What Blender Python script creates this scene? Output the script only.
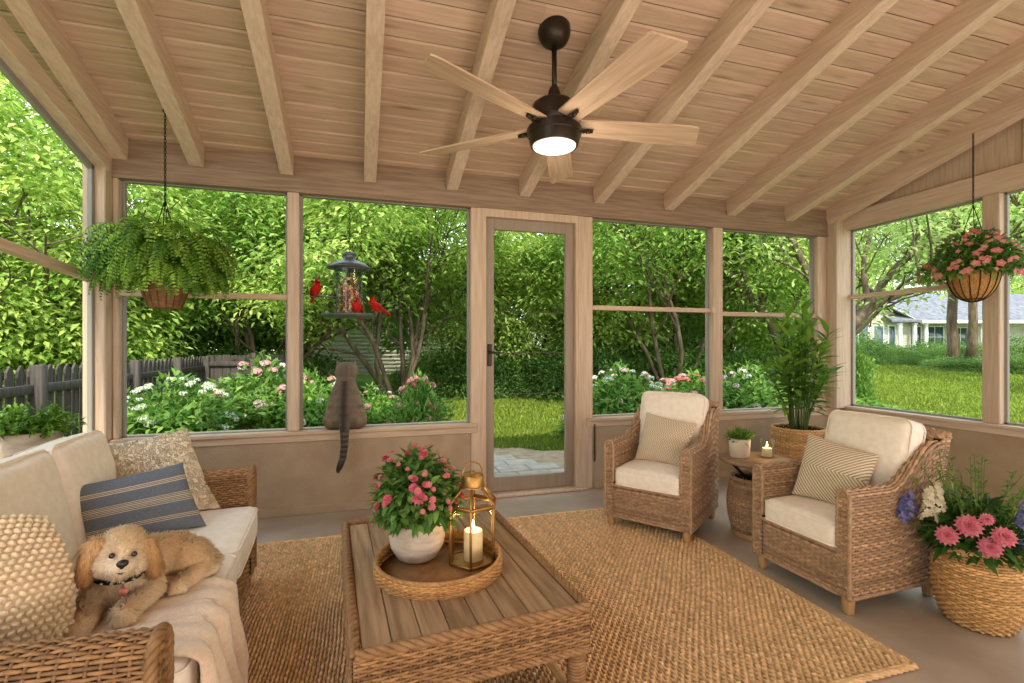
import bpy, bmesh, math, random
import numpy as np
from mathutils import Vector, Matrix

for _o in list(bpy.data.objects):
    bpy.data.objects.remove(_o)
SC = bpy.context.scene
COL = SC.collection
PI = math.pi
rng = np.random.default_rng(7)
random.seed(7)

# ------------------------------------------------------------------ camera
FPX, UC, VC, CAMH = 480.0, 512.0, 347.5, 1.35
YAW = math.atan(FPX / 1647.0)
cam = bpy.data.cameras.new('camera')
cam.sensor_width = 36.0
cam.lens = 36.0 * FPX / 1024.0
cam.shift_y = 6.0 / 1024.0
cam.clip_start = 0.05
cam.clip_end = 300.0
camo = bpy.data.objects.new('camera', cam)
camo.location = (0, 0, CAMH)
camo.rotation_euler = (PI / 2, 0, -YAW)
COL.objects.link(camo)
SC.camera = camo

# ------------------------------------------------------------------ world, sun, lights, exposure
def S(r, g, b):
    f = lambda c: (c / 255.0) / 12.92 if c / 255.0 <= 0.04045 else ((c / 255.0 + 0.055) / 1.055) ** 2.4
    return (f(r), f(g), f(b))

W = bpy.data.worlds.new('sky')
W.use_nodes = True
SC.world = W
_nt = W.node_tree
_bg = _nt.nodes['Background']
_tc = _nt.nodes.new('ShaderNodeTexCoord')
_sp = _nt.nodes.new('ShaderNodeSeparateXYZ')
_nt.links.new(_tc.outputs['Generated'], _sp.inputs[0])
_rp = _nt.nodes.new('ShaderNodeValToRGB')
_rp.color_ramp.elements[0].position = 0.0
_rp.color_ramp.elements[0].color = (0.95, 0.97, 0.97, 1)
_rp.color_ramp.elements[1].position = 0.9
_rp.color_ramp.elements[1].color = (0.62, 0.78, 0.98, 1)
_nt.links.new(_sp.outputs['Z'], _rp.inputs[0])
_nt.links.new(_rp.outputs[0], _bg.inputs['Color'])
_bg.inputs['Strength'].default_value = 3.1

sun = bpy.data.lights.new('sun', 'SUN')
sun.energy = 5.6
sun.angle = math.radians(3)
sun.color = (1.0, 0.92, 0.76)
suno = bpy.data.objects.new('sun', sun)
suno.rotation_euler = Vector((0.06, 0.70, -0.80)).to_track_quat('-Z', 'Y').to_euler()
COL.objects.link(suno)

def area(name, loc, direction, sx, sy, power, color):
    l = bpy.data.lights.new(name, 'AREA')
    l.shape = 'RECTANGLE'
    l.size = sx
    l.size_y = sy
    l.energy = power
    l.color = color
    o = bpy.data.objects.new(name, l)
    o.location = loc
    o.rotation_euler = Vector(direction).to_track_quat('-Z', 'Y').to_euler()
    COL.objects.link(o)
    return o

area('added_fill_up', (1.6, -1.1, 0.55), (0, 0.62, 1.0), 6.0, 1.0, 130, (1.0, 0.86, 0.75))  # added fill light aimed up at the ceiling; no fixture stands here
area('added_fill_front', (1.6, -1.6, 1.7), (0, 1, -0.15), 5.5, 1.6, 34, (1.0, 0.86, 0.72))  # added fill light facing the back wall; the rear wall has no window
SC.view_settings.view_transform = 'Standard'
SC.view_settings.look = 'None'
SC.view_settings.gamma = 1.0
SC.view_settings.exposure = 0.13
SC.view_settings.use_curve_mapping = False
SC.cycles.use_denoising = True
SC.cycles.max_bounces = 8
SC.cycles.diffuse_bounces = 6
SC.cycles.transparent_max_bounces = 8
SC.cycles.sample_clamp_indirect = 6.0
SC.cycles.caustics_reflective = False
SC.cycles.caustics_refractive = False

# ------------------------------------------------------------------ helpers
def V3(*a):
    return np.array(a, float)

def unit(a):
    a = np.asarray(a, float)
    n = np.linalg.norm(a, axis=-1, keepdims=True)
    return a / np.maximum(n, 1e-9)

class MB:
    """collects geometry and links it as ONE mesh object"""
    def __init__(self):
        self.v, self.f, self.c, self.m, self.nm = [], [], [], [], []
        self.n = 0

    def add(self, v, f, c=None, m=0, nm=None):
        v = np.asarray(v, float).reshape(-1, 3)
        if c is None:
            c = np.ones((len(v), 3))
        else:
            c = np.broadcast_to(np.asarray(c, float), (len(v), 3))
        self.v.append(v)
        self.c.append(c)
        self.nm.append(nm if nm is not None else np.zeros((len(v), 3)))
        if not isinstance(f, list):
            f = [f]
        for a in f:
            a = np.asarray(a, int)
            if a.size:
                self.f.append(a + self.n)
                self.m.append(np.full(len(a), m))
        self.n += len(v)

    def xform(self, M):
        M = np.array(M)
        for i, v in enumerate(self.v):
            self.v[i] = v @ M[:3, :3].T + M[:3, 3]
        return self

    def mesh(self, name, mats, smooth=True, custom_normals=False):
        me = bpy.data.meshes.new(name)
        v = np.concatenate(self.v)
        me.vertices.add(len(v))
        me.vertices.foreach_set('co', v.ravel())
        loops = np.concatenate([a.ravel() for a in self.f])
        tot = np.concatenate([np.full(len(a), a.shape[1]) for a in self.f])
        me.loops.add(len(loops))
        me.loops.foreach_set('vertex_index', loops)
        me.polygons.add(len(tot))
        me.polygons.foreach_set('loop_start', np.concatenate([[0], np.cumsum(tot)[:-1]]))
        me.polygons.foreach_set('material_index', np.concatenate(self.m))
        me.polygons.foreach_set('use_smooth', np.full(len(tot), smooth))
        me.update(calc_edges=True)
        at = me.attributes.new('col', 'FLOAT_COLOR', 'POINT')
        c = np.concatenate(self.c)
        at.data.foreach_set('color', np.hstack([c, np.ones((len(c), 1))]).ravel())
        for q in (mats if isinstance(mats, (list, tuple)) else [mats]):
            me.materials.append(q)
        if custom_normals:
            me.normals_split_custom_set_from_vertices(np.concatenate(self.nm).tolist())
        return me

    def build(self, name, mats, parent=None, smooth=True, custom_normals=False, loc=None):
        o = bpy.data.objects.new(name, self.mesh(name, mats, smooth, custom_normals))
        COL.objects.link(o)
        if parent is not None:
            o.parent = parent
        if loc is not None:
            o.location = loc
        return o

def tag(o, label=None, cat=None, group=None, kind=None):
    if label:
        o['label'] = label
    if cat:
        o['category'] = cat
    if group:
        o['group'] = group
    if kind:
        o['kind'] = kind
    return o

def thing(name, label, cat, loc=(0, 0, 0), rz=0.0, group=None):
    o = bpy.data.objects.new(name, None)
    o.empty_display_size = 0.1
    COL.objects.link(o)
    o.location = loc
    o.rotation_euler = (0, 0, rz)
    return tag(o, label, cat, group)

def dup(root, loc, rz=0.0, label=None, group=None, scale=None):
    r = root.copy()
    COL.objects.link(r)
    r.location = loc
    r.rotation_euler = (0, 0, rz)
    if scale is not None:
        r.scale = (scale,) * 3 if not isinstance(scale, (tuple, list)) else scale
    if label:
        r['label'] = label
    if group:
        r['group'] = group
    for ch in list(root.children):
        c = ch.copy()
        COL.objects.link(c)
        c.parent = r
        for g in list(ch.children):
            d = g.copy()
            COL.objects.link(d)
            d.parent = c
    return r

def copy_part(src, parent, loc, rot=(0, 0, 0), scale=1.0):
    c = src.copy()
    COL.objects.link(c)
    c.parent = parent
    c.location = loc
    c.rotation_euler = rot
    c.scale = (scale,) * 3
    return c

def grid_faces(nr, nc, wrap=False):
    """rows nr, columns nc; wrap closes the columns"""
    i = np.arange(nr - 1)[:, None]
    j = np.arange(nc if wrap else nc - 1)[None, :]
    j2 = (j + 1) % nc
    a = i * nc + j
    b = i * nc + j2
    return np.stack([a, b, b + nc, a + nc], -1).reshape(-1, 4)

def tube(mb, pts, r, n=6, c=None, m=0, cap=True, flat=1.0):
    pts = np.asarray(pts, float)
    k = len(pts)
    r = np.broadcast_to(np.asarray(r, float), (k,))
    T = unit(np.gradient(pts, axis=0))
    ref = V3(0, 0, 1) if abs(T[0, 2]) < 0.9 else V3(1, 0, 0)
    Nn = np.zeros((k, 3))
    nrm = unit(np.cross(T[0], ref))
    for i in range(k):
        nrm = unit(nrm - T[i] * np.dot(nrm, T[i]))
        Nn[i] = nrm
    Bn = np.cross(T, Nn)
    a = np.arange(n) * 2 * PI / n
    v = pts[:, None] + (Nn[:, None] * np.cos(a)[None, :, None] + Bn[:, None] * np.sin(a)[None, :, None] * flat) * r[:, None, None]
    f = [grid_faces(k, n, True)]
    if cap:
        f.append(np.arange(n)[None, ::-1])
        f.append(np.arange(n)[None] + (k - 1) * n)
    mb.add(v.reshape(-1, 3), f, c, m)

def lathe(mb, prof, n=40, c=None, m=0, o=(0, 0, 0), sx=1.0, sy=1.0):
    prof = np.asarray(prof, float)
    a = np.arange(n) * 2 * PI / n
    v = np.stack([prof[:, 0:1] * np.cos(a) * sx, prof[:, 0:1] * np.sin(a) * sy, np.broadcast_to(prof[:, 1:2], (len(prof), n))], -1)
    f = [grid_faces(len(prof), n, True)]
    mb.add(v.reshape(-1, 3) + np.asarray(o), f, c, m)

_CB = {}
def box(mb, lo, hi, bev=0.004, c=None, m=0, M=None):
    """chamfered box"""
    lo = np.asarray(lo, float)
    hi = np.asarray(hi, float)
    ce, h = (lo + hi) / 2, (hi - lo) / 2
    b = min(bev, h.min() * 0.9)
    if 'f' not in _CB:
        vs, idx = [], {}
        for sx in (-1, 1):
            for sy in (-1, 1):
                for sz in (-1, 1):
                    for ax in range(3):
                        idx[(sx, sy, sz, ax)] = len(vs)
                        vs.append((sx, sy, sz, ax))
        q, t = [], []
        for ax in range(3):
            o1, o2 = (ax + 1) % 3, (ax + 2) % 3
            for s in (-1, 1):
                ring = []
                for a, b_ in ((-1, -1), (1, -1), (1, 1), (-1, 1)):
                    k = [0, 0, 0]
                    k[ax], k[o1], k[o2] = s, a, b_
                    ring.append(idx[(k[0], k[1], k[2], ax)])
                q.append(ring if s > 0 else ring[::-1])
            for a in (-1, 1):
                for b_ in (-1, 1):
                    k1 = [0, 0, 0]
                    k2 = [0, 0, 0]
                    k1[ax], k2[ax] = -1, 1
                    k1[o1] = k2[o1] = a
                    k1[o2] = k2[o2] = b_
                    r_ = [idx[(*k1, o1)], idx[(*k2, o1)], idx[(*k2, o2)], idx[(*k1, o2)]]
                    q.append(r_ if a * b_ < 0 else r_[::-1])
        for sx in (-1, 1):
            for sy in (-1, 1):
                for sz in (-1, 1):
                    r_ = [idx[(sx, sy, sz, k)] for k in range(3)]
                    t.append(r_ if sx * sy * sz > 0 else r_[::-1])
        _CB['v'], _CB['f'] = vs, [np.array(q), np.array(t)]
    v = np.array([[s * (h[k] - (0 if k == ax else b)) for k, s in enumerate((sx, sy, sz))] for sx, sy, sz, ax in _CB['v']]) + ce
    if M is not None:
        M = np.array(M)
        v = v @ M[:3, :3].T + M[:3, 3]
    mb.add(v, [_CB['f'][0], _CB['f'][1]], c, m)

def prism(mb, a, b, w, h, up=(0, 0, 1), bev=0.004, c=None, m=0):
    """beam of section w x h from a to b"""
    a, b = Vector(a), Vector(b)
    d = (b - a)
    x = d.normalized()
    y = Vector(up).cross(x).normalized()
    z = x.cross(y)
    M = Matrix(((x.x, y.x, z.x, a.x), (x.y, y.y, z.y, a.y), (x.z, y.z, z.z, a.z), (0, 0, 0, 1)))
    box(mb, (0, -w / 2, -h / 2), (d.length, w / 2, h / 2), bev, c, m, M)

def ellipsoid(mb, ce, rad, n=16, c=None, m=0, M=None):
    th = np.linspace(0, PI, n // 2 + 1)
    ph = np.arange(n) * 2 * PI / n
    v = np.stack([np.sin(th)[:, None] * np.cos(ph), np.sin(th)[:, None] * np.sin(ph), np.broadcast_to(np.cos(th)[:, None], (len(th), n))], -1).reshape(-1, 3) * np.asarray(rad)
    if M is not None:
        v = v @ np.array(M)[:3, :3].T
    f = grid_faces(len(th), n, True)[:, ::-1]
    mb.add(v + np.asarray(ce), [f], c, m)

def weave(mb, P, nu, nv, rn=0.004, amp=0.004, vary=0.18, seed=1, stake=0.0045, m=5, flip=1.0, back=0.0, fat=1.08, tone=None, bm=1, knot=0.0, rowvary=None):
    """woven strands over the surface P(u, v): nv rows running along u over nu stakes"""
    rg = np.random.default_rng(seed)
    K = 2 * nu + 1
    k = np.arange(K)
    U, Vv = np.meshgrid(k / (K - 1.0), (np.arange(nv) + 0.5) / nv)
    e = 0.004
    X = P(U, Vv)
    def nrm(U, Vv):
        du = P(np.minimum(U + e, 1), Vv) - P(np.maximum(U - e, 0), Vv)
        dv = P(U, np.minimum(Vv + e, 1)) - P(U, np.maximum(Vv - e, 0))
        return unit(np.cross(du, dv)) * flip
    N = nrm(U, Vv)
    hh = np.linalg.norm(P(U, np.minimum(Vv + .5 / nv, 1)) - P(U, np.maximum(Vv - .5 / nv, 0)), axis=-1) * fat
    off = amp * np.sin(PI * k / 2)[None] * np.where(np.arange(nv) % 2 == 0, 1, -1)[:, None]
    C = X + N * off[..., None] + N * (rg.normal(0, 0.12, X.shape[:2]) * amp)[..., None]
    T = unit(np.gradient(C, axis=1))
    B = np.cross(N, T)
    if knot:
        kk = 1 - knot * (np.cos(PI * k)[None] * 0.5 + 0.5) + 0 * hh
        hh = hh * kk
    a = np.arange(m) * 2 * PI / m
    vv = C[:, :, None] + B[:, :, None] * (np.cos(a) * 0.5)[None, None, :, None] * hh[:, :, None, None] + N[:, :, None] * (np.sin(a) * rn)[None, None, :, None]
    base = (1 + rg.normal(0, vary if rowvary is None else rowvary, (nv, 1))) * (1 + rg.normal(0, vary * 0.7, (nv, K)))
    cc = np.repeat(np.clip(base, 0.45, 1.6)[:, :, None], m, 2)
    cc = cc[..., None] * np.array(tone if tone is not None else (1, 1, 1))
    f0 = grid_faces(K, m, True)
    f = (f0[None] + (np.arange(nv) * K * m)[:, None, None]).reshape(-1, 4)
    mb.add(vv.reshape(-1, 3), [f], cc.reshape(-1, 3))
    if stake > 0:
        us = (2 * np.arange(nu) + 1) / (K - 1.0)
        U2, V2 = np.meshgrid(us, np.linspace(0, 1, max(3, nv // 2)), indexing='ij')
        X2, N2 = P(U2, V2), nrm(U2, V2)
        T2 = unit(np.gradient(X2, axis=1))
        B2 = np.cross(N2, T2)
        a = np.arange(5) * 2 * PI / 5
        vv = X2[:, :, None] + (B2[:, :, None] * np.cos(a)[None, None, :, None] + N2[:, :, None] * np.sin(a)[None, None, :, None] * 0.8) * stake
        f0 = grid_faces(X2.shape[1], 5, True)
        f = (f0[None] + (np.arange(nu) * X2.shape[1] * 5)[:, None, None]).reshape(-1, 4)
        mb.add(vv.reshape(-1, 3), [f], np.array((0.8, 0.8, 0.8)))
    if back > 0:
        U3, V3_ = np.meshgrid(np.linspace(0, 1, 2 * nu + 1), np.linspace(0, 1, 25))
        X3 = P(U3, V3_) - nrm(U3, V3_) * back
        mb.add(X3.reshape(-1, 3), [grid_faces(25, 2 * nu + 1)], (0.5, 0.5, 0.5), bm)

def braid(mb, pts, r, pitch=0.03, c=None, n=3):
    """plaited rope along a polyline: n strands twisting round each other"""
    pts = np.asarray(pts, float)
    s = np.concatenate([[0], np.cumsum(np.linalg.norm(np.diff(pts, axis=0), axis=1))])
    K = max(8, int(s[-1] / pitch * 6))
    ss = np.linspace(0, s[-1], K)
    C = np.stack([np.interp(ss, s, pts[:, i]) for i in range(3)], 1)
    T = unit(np.gradient(C, axis=0))
    ref = V3(0, 0, 1)
    if np.abs(T @ ref).max() > 0.95:
        ref = unit(V3(0.93, 0.31, 0.2))
    A = unit(np.cross(T, ref))
    Bq = np.cross(T, A)
    for q in range(n):
        ph = 2 * PI * ss / pitch / 2 + q * 2 * PI / n
        sp = C + (A * np.cos(ph)[:, None] + Bq * np.sin(ph)[:, None]) * r * 0.55
        tube(mb, sp, r * 0.62, 6, (np.array((1, 1, 1)) if c is None else np.array(c)) * random.uniform(0.85, 1.15))

def softbox(mb, w, d, h, r=0.04, bulge=0.02, n=14, M=None, c=None, m=0, wr=0.0, seed=0):
    """upholstered box cushion centred at the origin"""
    rg = np.random.default_rng(seed)
    g = np.linspace(-1, 1, n)
    half = V3(w / 2, d / 2, h / 2)
    for ax in range(3):
        for s in (-1, 1):
            A, Bq = np.meshgrid(g, g, indexing='ij')
            p = np.zeros((n, n, 3))
            p[..., ax] = s
            p[..., (ax + 1) % 3] = A
            p[..., (ax + 2) % 3] = Bq
            p = p.reshape(-1, 3)
            q = np.sign(p) * np.abs(p) ** 0.8 * half
            inner = np.maximum(half - r, 1e-4)
            cl = np.clip(q, -inner, inner)
            dd = q - cl
            q = cl + unit(dd) * r * np.minimum(1, np.linalg.norm(dd, axis=1, keepdims=True) / r * 1.0)
            q[:, 2] += np.sign(p[:, 2]) * bulge * np.clip(1 - p[:, 0] ** 2, 0, 1) * np.clip(1 - p[:, 1] ** 2, 0, 1) * np.abs(p[:, 2])
            q[:, 0] *= 1 + 0.012 * (1 - p[:, 1] ** 2)
            q[:, 1] *= 1 + 0.012 * (1 - p[:, 0] ** 2)
            if wr:
                w1 = np.sin(q[:, 0] * 23 + 2 * np.sin(q[:, 1] * 11 + seed)) * np.sin(q[:, 1] * 17 + seed)
                q += unit(q) * (w1 * wr)[:, None]
            if M is not None:
                Mn = np.array(M)
                q = q @ Mn[:3, :3].T + Mn[:3, 3]
            f = grid_faces(n, n)
            mb.add(q, [f if s > 0 else f[:, ::-1]], c, m)

def piping(mb, w, d, z, r=0.005, rc=0.04, M=None, c=None):
    pts = []
    for cx, cy, a0 in ((1, 1, 0), (-1, 1, 90), (-1, -1, 180), (1, -1, 270)):
        for t in np.linspace(0, 90, 5):
            a = math.radians(a0 + t)
            pts.append((cx * (w / 2 - rc) + rc * math.cos(a), cy * (d / 2 - rc) + rc * math.sin(a), z))
    pts.append(pts[0])
    p = []
    for i in range(len(pts) - 1):
        for t in np.linspace(0, 1, 4)[:-1]:
            p.append(np.array(pts[i]) * (1 - t) + np.array(pts[i + 1]) * t)
    p.append(np.array(pts[0]))
    p = np.array(p)
    p[:, 0] *= 1 + 0.012 * (1 - (p[:, 1] / (d / 2)) ** 2)
    p[:, 1] *= 1 + 0.012 * (1 - (p[:, 0] / (w / 2)) ** 2)
    if M is not None:
        Mn = np.array(M)
        p = p @ Mn[:3, :3].T + Mn[:3, 3]
    tube(mb, p, r, 6, c)

def pillow_P(corners, thick, side=1.0, pinch=0.07, power=0.5, rnd=0.0):
    """surface of a knife-edge pillow between the corners BL, BR, TR, TL; u across, v up"""
    BL, BR, TR, TL = [np.asarray(q, float) for q in corners]
    N = unit(np.cross(BR - BL, TL - BL)) * side
    def P(U, Vv):
        s, t = U * 2 - 1, Vv * 2 - 1
        s2 = s * (1 - pinch * (1 - t * t)) * np.sqrt(1 - rnd * t * t / 2)
        t2 = t * (1 - pinch * (1 - s * s)) * np.sqrt(1 - rnd * s * s / 2)
        u, v = (s2[..., None] + 1) / 2, (t2[..., None] + 1) / 2
        p = BL * (1 - u) * (1 - v) + BR * u * (1 - v) + TR * u * v + TL * (1 - u) * v
        th = thick / 2 * (np.clip(1 - s ** 2, 0, 1) * np.clip(1 - t ** 2, 0, 1)) ** power
        return p + N * th[..., None]
    return P

def pillow(mb, corners, thick, n=28, pinch=0.07, wr=0.004, seed=0, m=0, power=0.45, rnd=0.0):
    g = np.linspace(0, 1, n)
    g = 0.5 - 0.5 * np.cos(g * PI) * (0.35) - 0.65 * (0.5 - g)
    U, Vv = np.meshgrid(g, g)
    for side in (1.0, -1.0):
        P = pillow_P(corners, thick, side, pinch, power, rnd)
        p = P(U, Vv)
        w1 = wr * np.sin(U * 9 + seed + 3 * np.sin(Vv * 6)) * np.sin(Vv * 11 + seed) * (U * (1 - U) * Vv * (1 - Vv) * 16) ** 0.3
        p = p + (P(U, Vv) - pillow_P(corners, 0, side, pinch, power, rnd)(U, Vv)) / max(thick, 1e-4) * 2 * w1[..., None]
        c = np.stack([U, Vv, np.zeros_like(U)], -1).reshape(-1, 3)
        f = grid_faces(n, n)
        mb.add(p.reshape(-1, 3), [f if side > 0 else f[:, ::-1]], c, m)

def leaves(mb, pos, d, up, L, Wd, fold=0.25, curl=0.25, col=None, seg=1):
    """N leaves; seg=1 is a folded diamond, seg=3 a curved blade"""
    pos, d, up = np.asarray(pos, float), unit(d), np.asarray(up, float)
    n = len(pos)
    L = np.broadcast_to(L, (n,))[:, None]
    Wd = np.broadcast_to(Wd, (n,))[:, None]
    s = unit(np.cross(d, up))
    up = np.cross(s, d)
    if col is None:
        col = np.ones((n, 3))
    if seg == 1:
        a = pos
        mid = pos + d * L * 0.45 - up * L * curl * 0.2
        l = mid + s * Wd * 0.5 + up * Wd * fold
        r = mid - s * Wd * 0.5 + up * Wd * fold
        t = pos + d * L - up * L * curl
        v = np.stack([a, l, t, r], 1).reshape(-1, 3)
        i = np.arange(n)[:, None] * 4
        f = np.concatenate([i + np.array([[0, 2, 1]]), i + np.array([[0, 3, 2]])])
        mb.add(v, [f], np.repeat(col, 4, 0))
    else:
        st = np.array([0, 0.3, 0.65, 1.0])
        ww = np.array([0.12, 0.95, 0.75, 0.04])
        vs = []
        for x, w in zip(st, ww):
            ce = pos + d * L * x - up * L * curl * x * x
            vs += [ce + s * Wd * 0.5 * w + up * Wd * fold * w, ce, ce - s * Wd * 0.5 * w + up * Wd * fold * w]
        v = np.stack(vs, 1).reshape(-1, 3)
        i = np.arange(n)[:, None] * 12
        fs = []
        for k in range(3):
            for j in range(2):
                a = k * 3 + j
                fs.append(i + np.array([[a, a + 1, a + 4, a + 3]]))
        mb.add(v, [np.concatenate(fs)], np.repeat(col, 12, 0))

def at(u, D, z=0.0):
    """ground position seen at bearing u and depth D from the porch"""
    a = (u - UC) / FPX
    s, c = math.sin(YAW), math.cos(YAW)
    return ((s + a * c) * D, (c - a * s) * D, z)

# ------------------------------------------------------------------ materials
def nodes_of(m):
    m.use_nodes = True
    nt = m.node_tree
    return nt, nt.nodes['Principled BSDF']

def mat(name, c1, c2=None, rough=0.6, scale=8.0, stretch=(1, 1, 1), bump=0.0, bscale=None, attr=False, spec=0.3, detail=4.0, metal=0.0, dist=0.01, sheen=0.0, ramp=(0.35, 0.65)):
    m = bpy.data.materials.new(name)
    nt, b = nodes_of(m)
    N, Lk = nt.nodes, nt.links
    tc = N.new('ShaderNodeTexCoord')
    mp = N.new('ShaderNodeMapping')
    mp.inputs['Scale'].default_value = stretch
    Lk.new(tc.outputs['Object'], mp.inputs[0])
    out = None
    if c2 is not None:
        nz = N.new('ShaderNodeTexNoise')
        nz.inputs['Scale'].default_value = scale
        nz.inputs['Detail'].default_value = detail
        Lk.new(mp.outputs[0], nz.inputs['Vector'])
        rp = N.new('ShaderNodeValToRGB')
        rp.color_ramp.elements[0].position, rp.color_ramp.elements[1].position = ramp
        rp.color_ramp.elements[0].color = (*c1, 1)
        rp.color_ramp.elements[1].color = (*c2, 1)
        Lk.new(nz.outputs['Fac'], rp.inputs[0])
        out = rp.outputs[0]
    if attr:
        at_ = N.new('ShaderNodeAttribute')
        at_.attribute_name = 'col'
        mx = N.new('ShaderNodeMix')
        mx.data_type = 'RGBA'
        mx.blend_type = 'MULTIPLY'
        mx.inputs[0].default_value = 1.0
        if out is not None:
            Lk.new(out, mx.inputs[6])
        else:
            mx.inputs[6].default_value = (*c1, 1)
        Lk.new(at_.outputs['Color'], mx.inputs[7])
        out = mx.outputs[2]
    if out is not None:
        Lk.new(out, b.inputs['Base Color'])
    else:
        b.inputs['Base Color'].default_value = (*c1, 1)
    b.inputs['Roughness'].default_value = rough
    b.inputs['Specular IOR Level'].default_value = spec
    b.inputs['Metallic'].default_value = metal
    if sheen:
        b.inputs['Sheen Weight'].default_value = sheen
    if bump:
        n2 = N.new('ShaderNodeTexNoise')
        n2.inputs['Scale'].default_value = bscale or scale * 3
        n2.inputs['Detail'].default_value = 5
        Lk.new(mp.outputs[0], n2.inputs['Vector'])
        bp = N.new('ShaderNodeBump')
        bp.inputs['Strength'].default_value = bump
        bp.inputs['Distance'].default_value = dist
        Lk.new(n2.outputs['Fac'], bp.inputs['Height'])
        Lk.new(bp.outputs[0], b.inputs['Normal'])
    return m

def leafmat(name, tint=(1, 1, 1), trans=0.45, rough=0.5):
    m = bpy.data.materials.new(name)
    m.use_nodes = True
    nt = m.node_tree
    N, Lk = nt.nodes, nt.links
    b = N['Principled BSDF']
    a = N.new('ShaderNodeAttribute')
    a.attribute_name = 'col'
    mx = N.new('ShaderNodeMix')
    mx.data_type = 'RGBA'
    mx.blend_type = 'MULTIPLY'
    mx.inputs[0].default_value = 1.0
    mx.inputs[7].default_value = (*tint, 1)
    Lk.new(a.outputs['Color'], mx.inputs[6])
    Lk.new(mx.outputs[2], b.inputs['Base Color'])
    b.inputs['Roughness'].default_value = rough
    b.inputs['Specular IOR Level'].default_value = 0.25
    tr = N.new('ShaderNodeBsdfTranslucent')
    Lk.new(mx.outputs[2], tr.inputs['Color'])
    ms = N.new('ShaderNodeMixShader')
    ms.inputs[0].default_value = trans
    Lk.new(b.outputs[0], ms.inputs[1])
    Lk.new(tr.outputs[0], ms.inputs[2])
    Lk.new(ms.outputs[0], N['Material Output'].inputs['Surface'])
    return m

def emit(name, col, strength):
    m = bpy.data.materials.new(name)
    nt, b = nodes_of(m)
    b.inputs['Base Color'].default_value = (*col, 1)
    b.inputs['Emission Color'].default_value = (*col, 1)
    b.inputs['Emission Strength'].default_value = strength
    return m

def plankmat(name, c1, c2, knot, axis=0, knots=True):
    """whitewashed timber: grain along one axis, knots, per-board tone from the board itself"""
    st = [14.0, 14.0, 14.0]
    st[axis] = 0.9
    m = mat(name, c1, c2, 0.6, 3.6, tuple(st), 0.3, 9.0, True, 0.2, 9.0, dist=0.004, ramp=(0.36, 0.64))
    nt = m.node_tree
    N, Lk = nt.nodes, nt.links
    b = N['Principled BSDF']
    src = b.inputs['Base Color'].links[0].from_socket
    tc = N.new('ShaderNodeTexCoord')
    mp = N.new('ShaderNodeMapping')
    sc = [9.0, 9.0, 9.0]
    sc[axis] = 1.3
    mp.inputs['Scale'].default_value = sc
    Lk.new(tc.outputs['Object'], mp.inputs[0])
    if knots:
        vo = N.new('ShaderNodeTexVoronoi')
        vo.inputs['Scale'].default_value = 1.0
        Lk.new(mp.outputs[0], vo.inputs['Vector'])
        rp = N.new('ShaderNodeValToRGB')
        rp.color_ramp.elements[0].position = 0.04
        rp.color_ramp.elements[0].color = (1, 1, 1, 1)
        rp.color_ramp.elements[1].position = 0.17
        rp.color_ramp.elements[1].color = (0, 0, 0, 1)
        Lk.new(vo.outputs['Distance'], rp.inputs[0])
        mx = N.new('ShaderNodeMix')
        mx.data_type = 'RGBA'
        mx.inputs[7].default_value = (*knot, 1)
        sc2 = N.new('ShaderNodeMath')
        sc2.operation = 'MULTIPLY'
        sc2.inputs[1].default_value = 0.55
        Lk.new(rp.outputs[0], sc2.inputs[0])
        Lk.new(sc2.outputs[0], mx.inputs[0])
        Lk.new(src, mx.inputs[6])
        Lk.new(mx.outputs[2], b.inputs['Base Color'])
    return m

M = {}
M['ceil'] = plankmat('whitewashed_ceiling_board', S(190, 162, 138), S(207, 180, 155), S(112, 82, 60), 0)
M['rafter'] = plankmat('whitewashed_rafter', S(204, 177, 154), S(220, 195, 172), S(170, 136, 100), 1, False)
M['beam_shaded'] = plankmat('whitewashed_beam_shaded', S(138, 115, 94), S(160, 136, 114), S(124, 98, 76), 0, False)  # whitewash darkened to put the header's shade into its colour
M['sill'] = plankmat('whitewashed_sill', S(192, 165, 138), S(208, 183, 157), S(170, 136, 100), 0, False)
M['postz'] = plankmat('whitewashed_post', S(194, 168, 142), S(210, 186, 162), S(170, 136, 100), 2, False)
M['stucco'] = mat('knee_wall_plaster', S(168, 144, 118), S(180, 157, 130), 0.9, 5, bump=0.35, bscale=60, spec=0.1)
M['floor'] = mat('polished_concrete', S(160, 142, 124), S(184, 168, 150), 0.35, 2.2, bump=0.05, bscale=30, spec=0.4, detail=8)
M['reveal'] = mat('aluminium_screen_frame', S(150, 146, 138), None, 0.5)
M['door'] = mat('greige_painted_door', S(150, 134, 116), S(160, 144, 126), 0.5, 3, (14, 14, 1))
M['bronze'] = mat('dark_bronze', S(50, 42, 34), S(66, 56, 46), 0.4, 10, metal=0.6)
M['black'] = mat('black_iron', S(32, 28, 25), None, 0.5, metal=0.4)
M['steel'] = mat('steel_wire', S(120, 120, 112), None, 0.4, metal=0.6)
M['wick'] = mat('rattan_brown', S(140, 101, 64), S(162, 122, 80), 0.5, 40, attr=True, spec=0.35)
M['wickd'] = mat('rattan_backing', S(70, 46, 26), None, 0.9)
M['wickc'] = mat('rattan_weathered', S(164, 131, 101), S(184, 150, 117), 0.5, 40, attr=True, spec=0.35)
M['wickg'] = mat('rattan_golden', S(190, 146, 92), S(206, 164, 108), 0.5, 40, attr=True, spec=0.35)
M['legw'] = mat('turned_wood_leg', S(168, 128, 84), S(184, 146, 100), 0.5, 6, (10, 10, 1), 0.1)
M['jute'] = mat('braided_jute', S(212, 171, 124), S(230, 193, 147), 0.85, 60, attr=True, spec=0.1, bump=0.4, bscale=250, dist=0.002)
M['cream'] = mat('cream_linen', S(240, 226, 208), S(248, 236, 220), 0.9, 30, bump=0.25, bscale=420, spec=0.1, dist=0.002, sheen=0.2)
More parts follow.
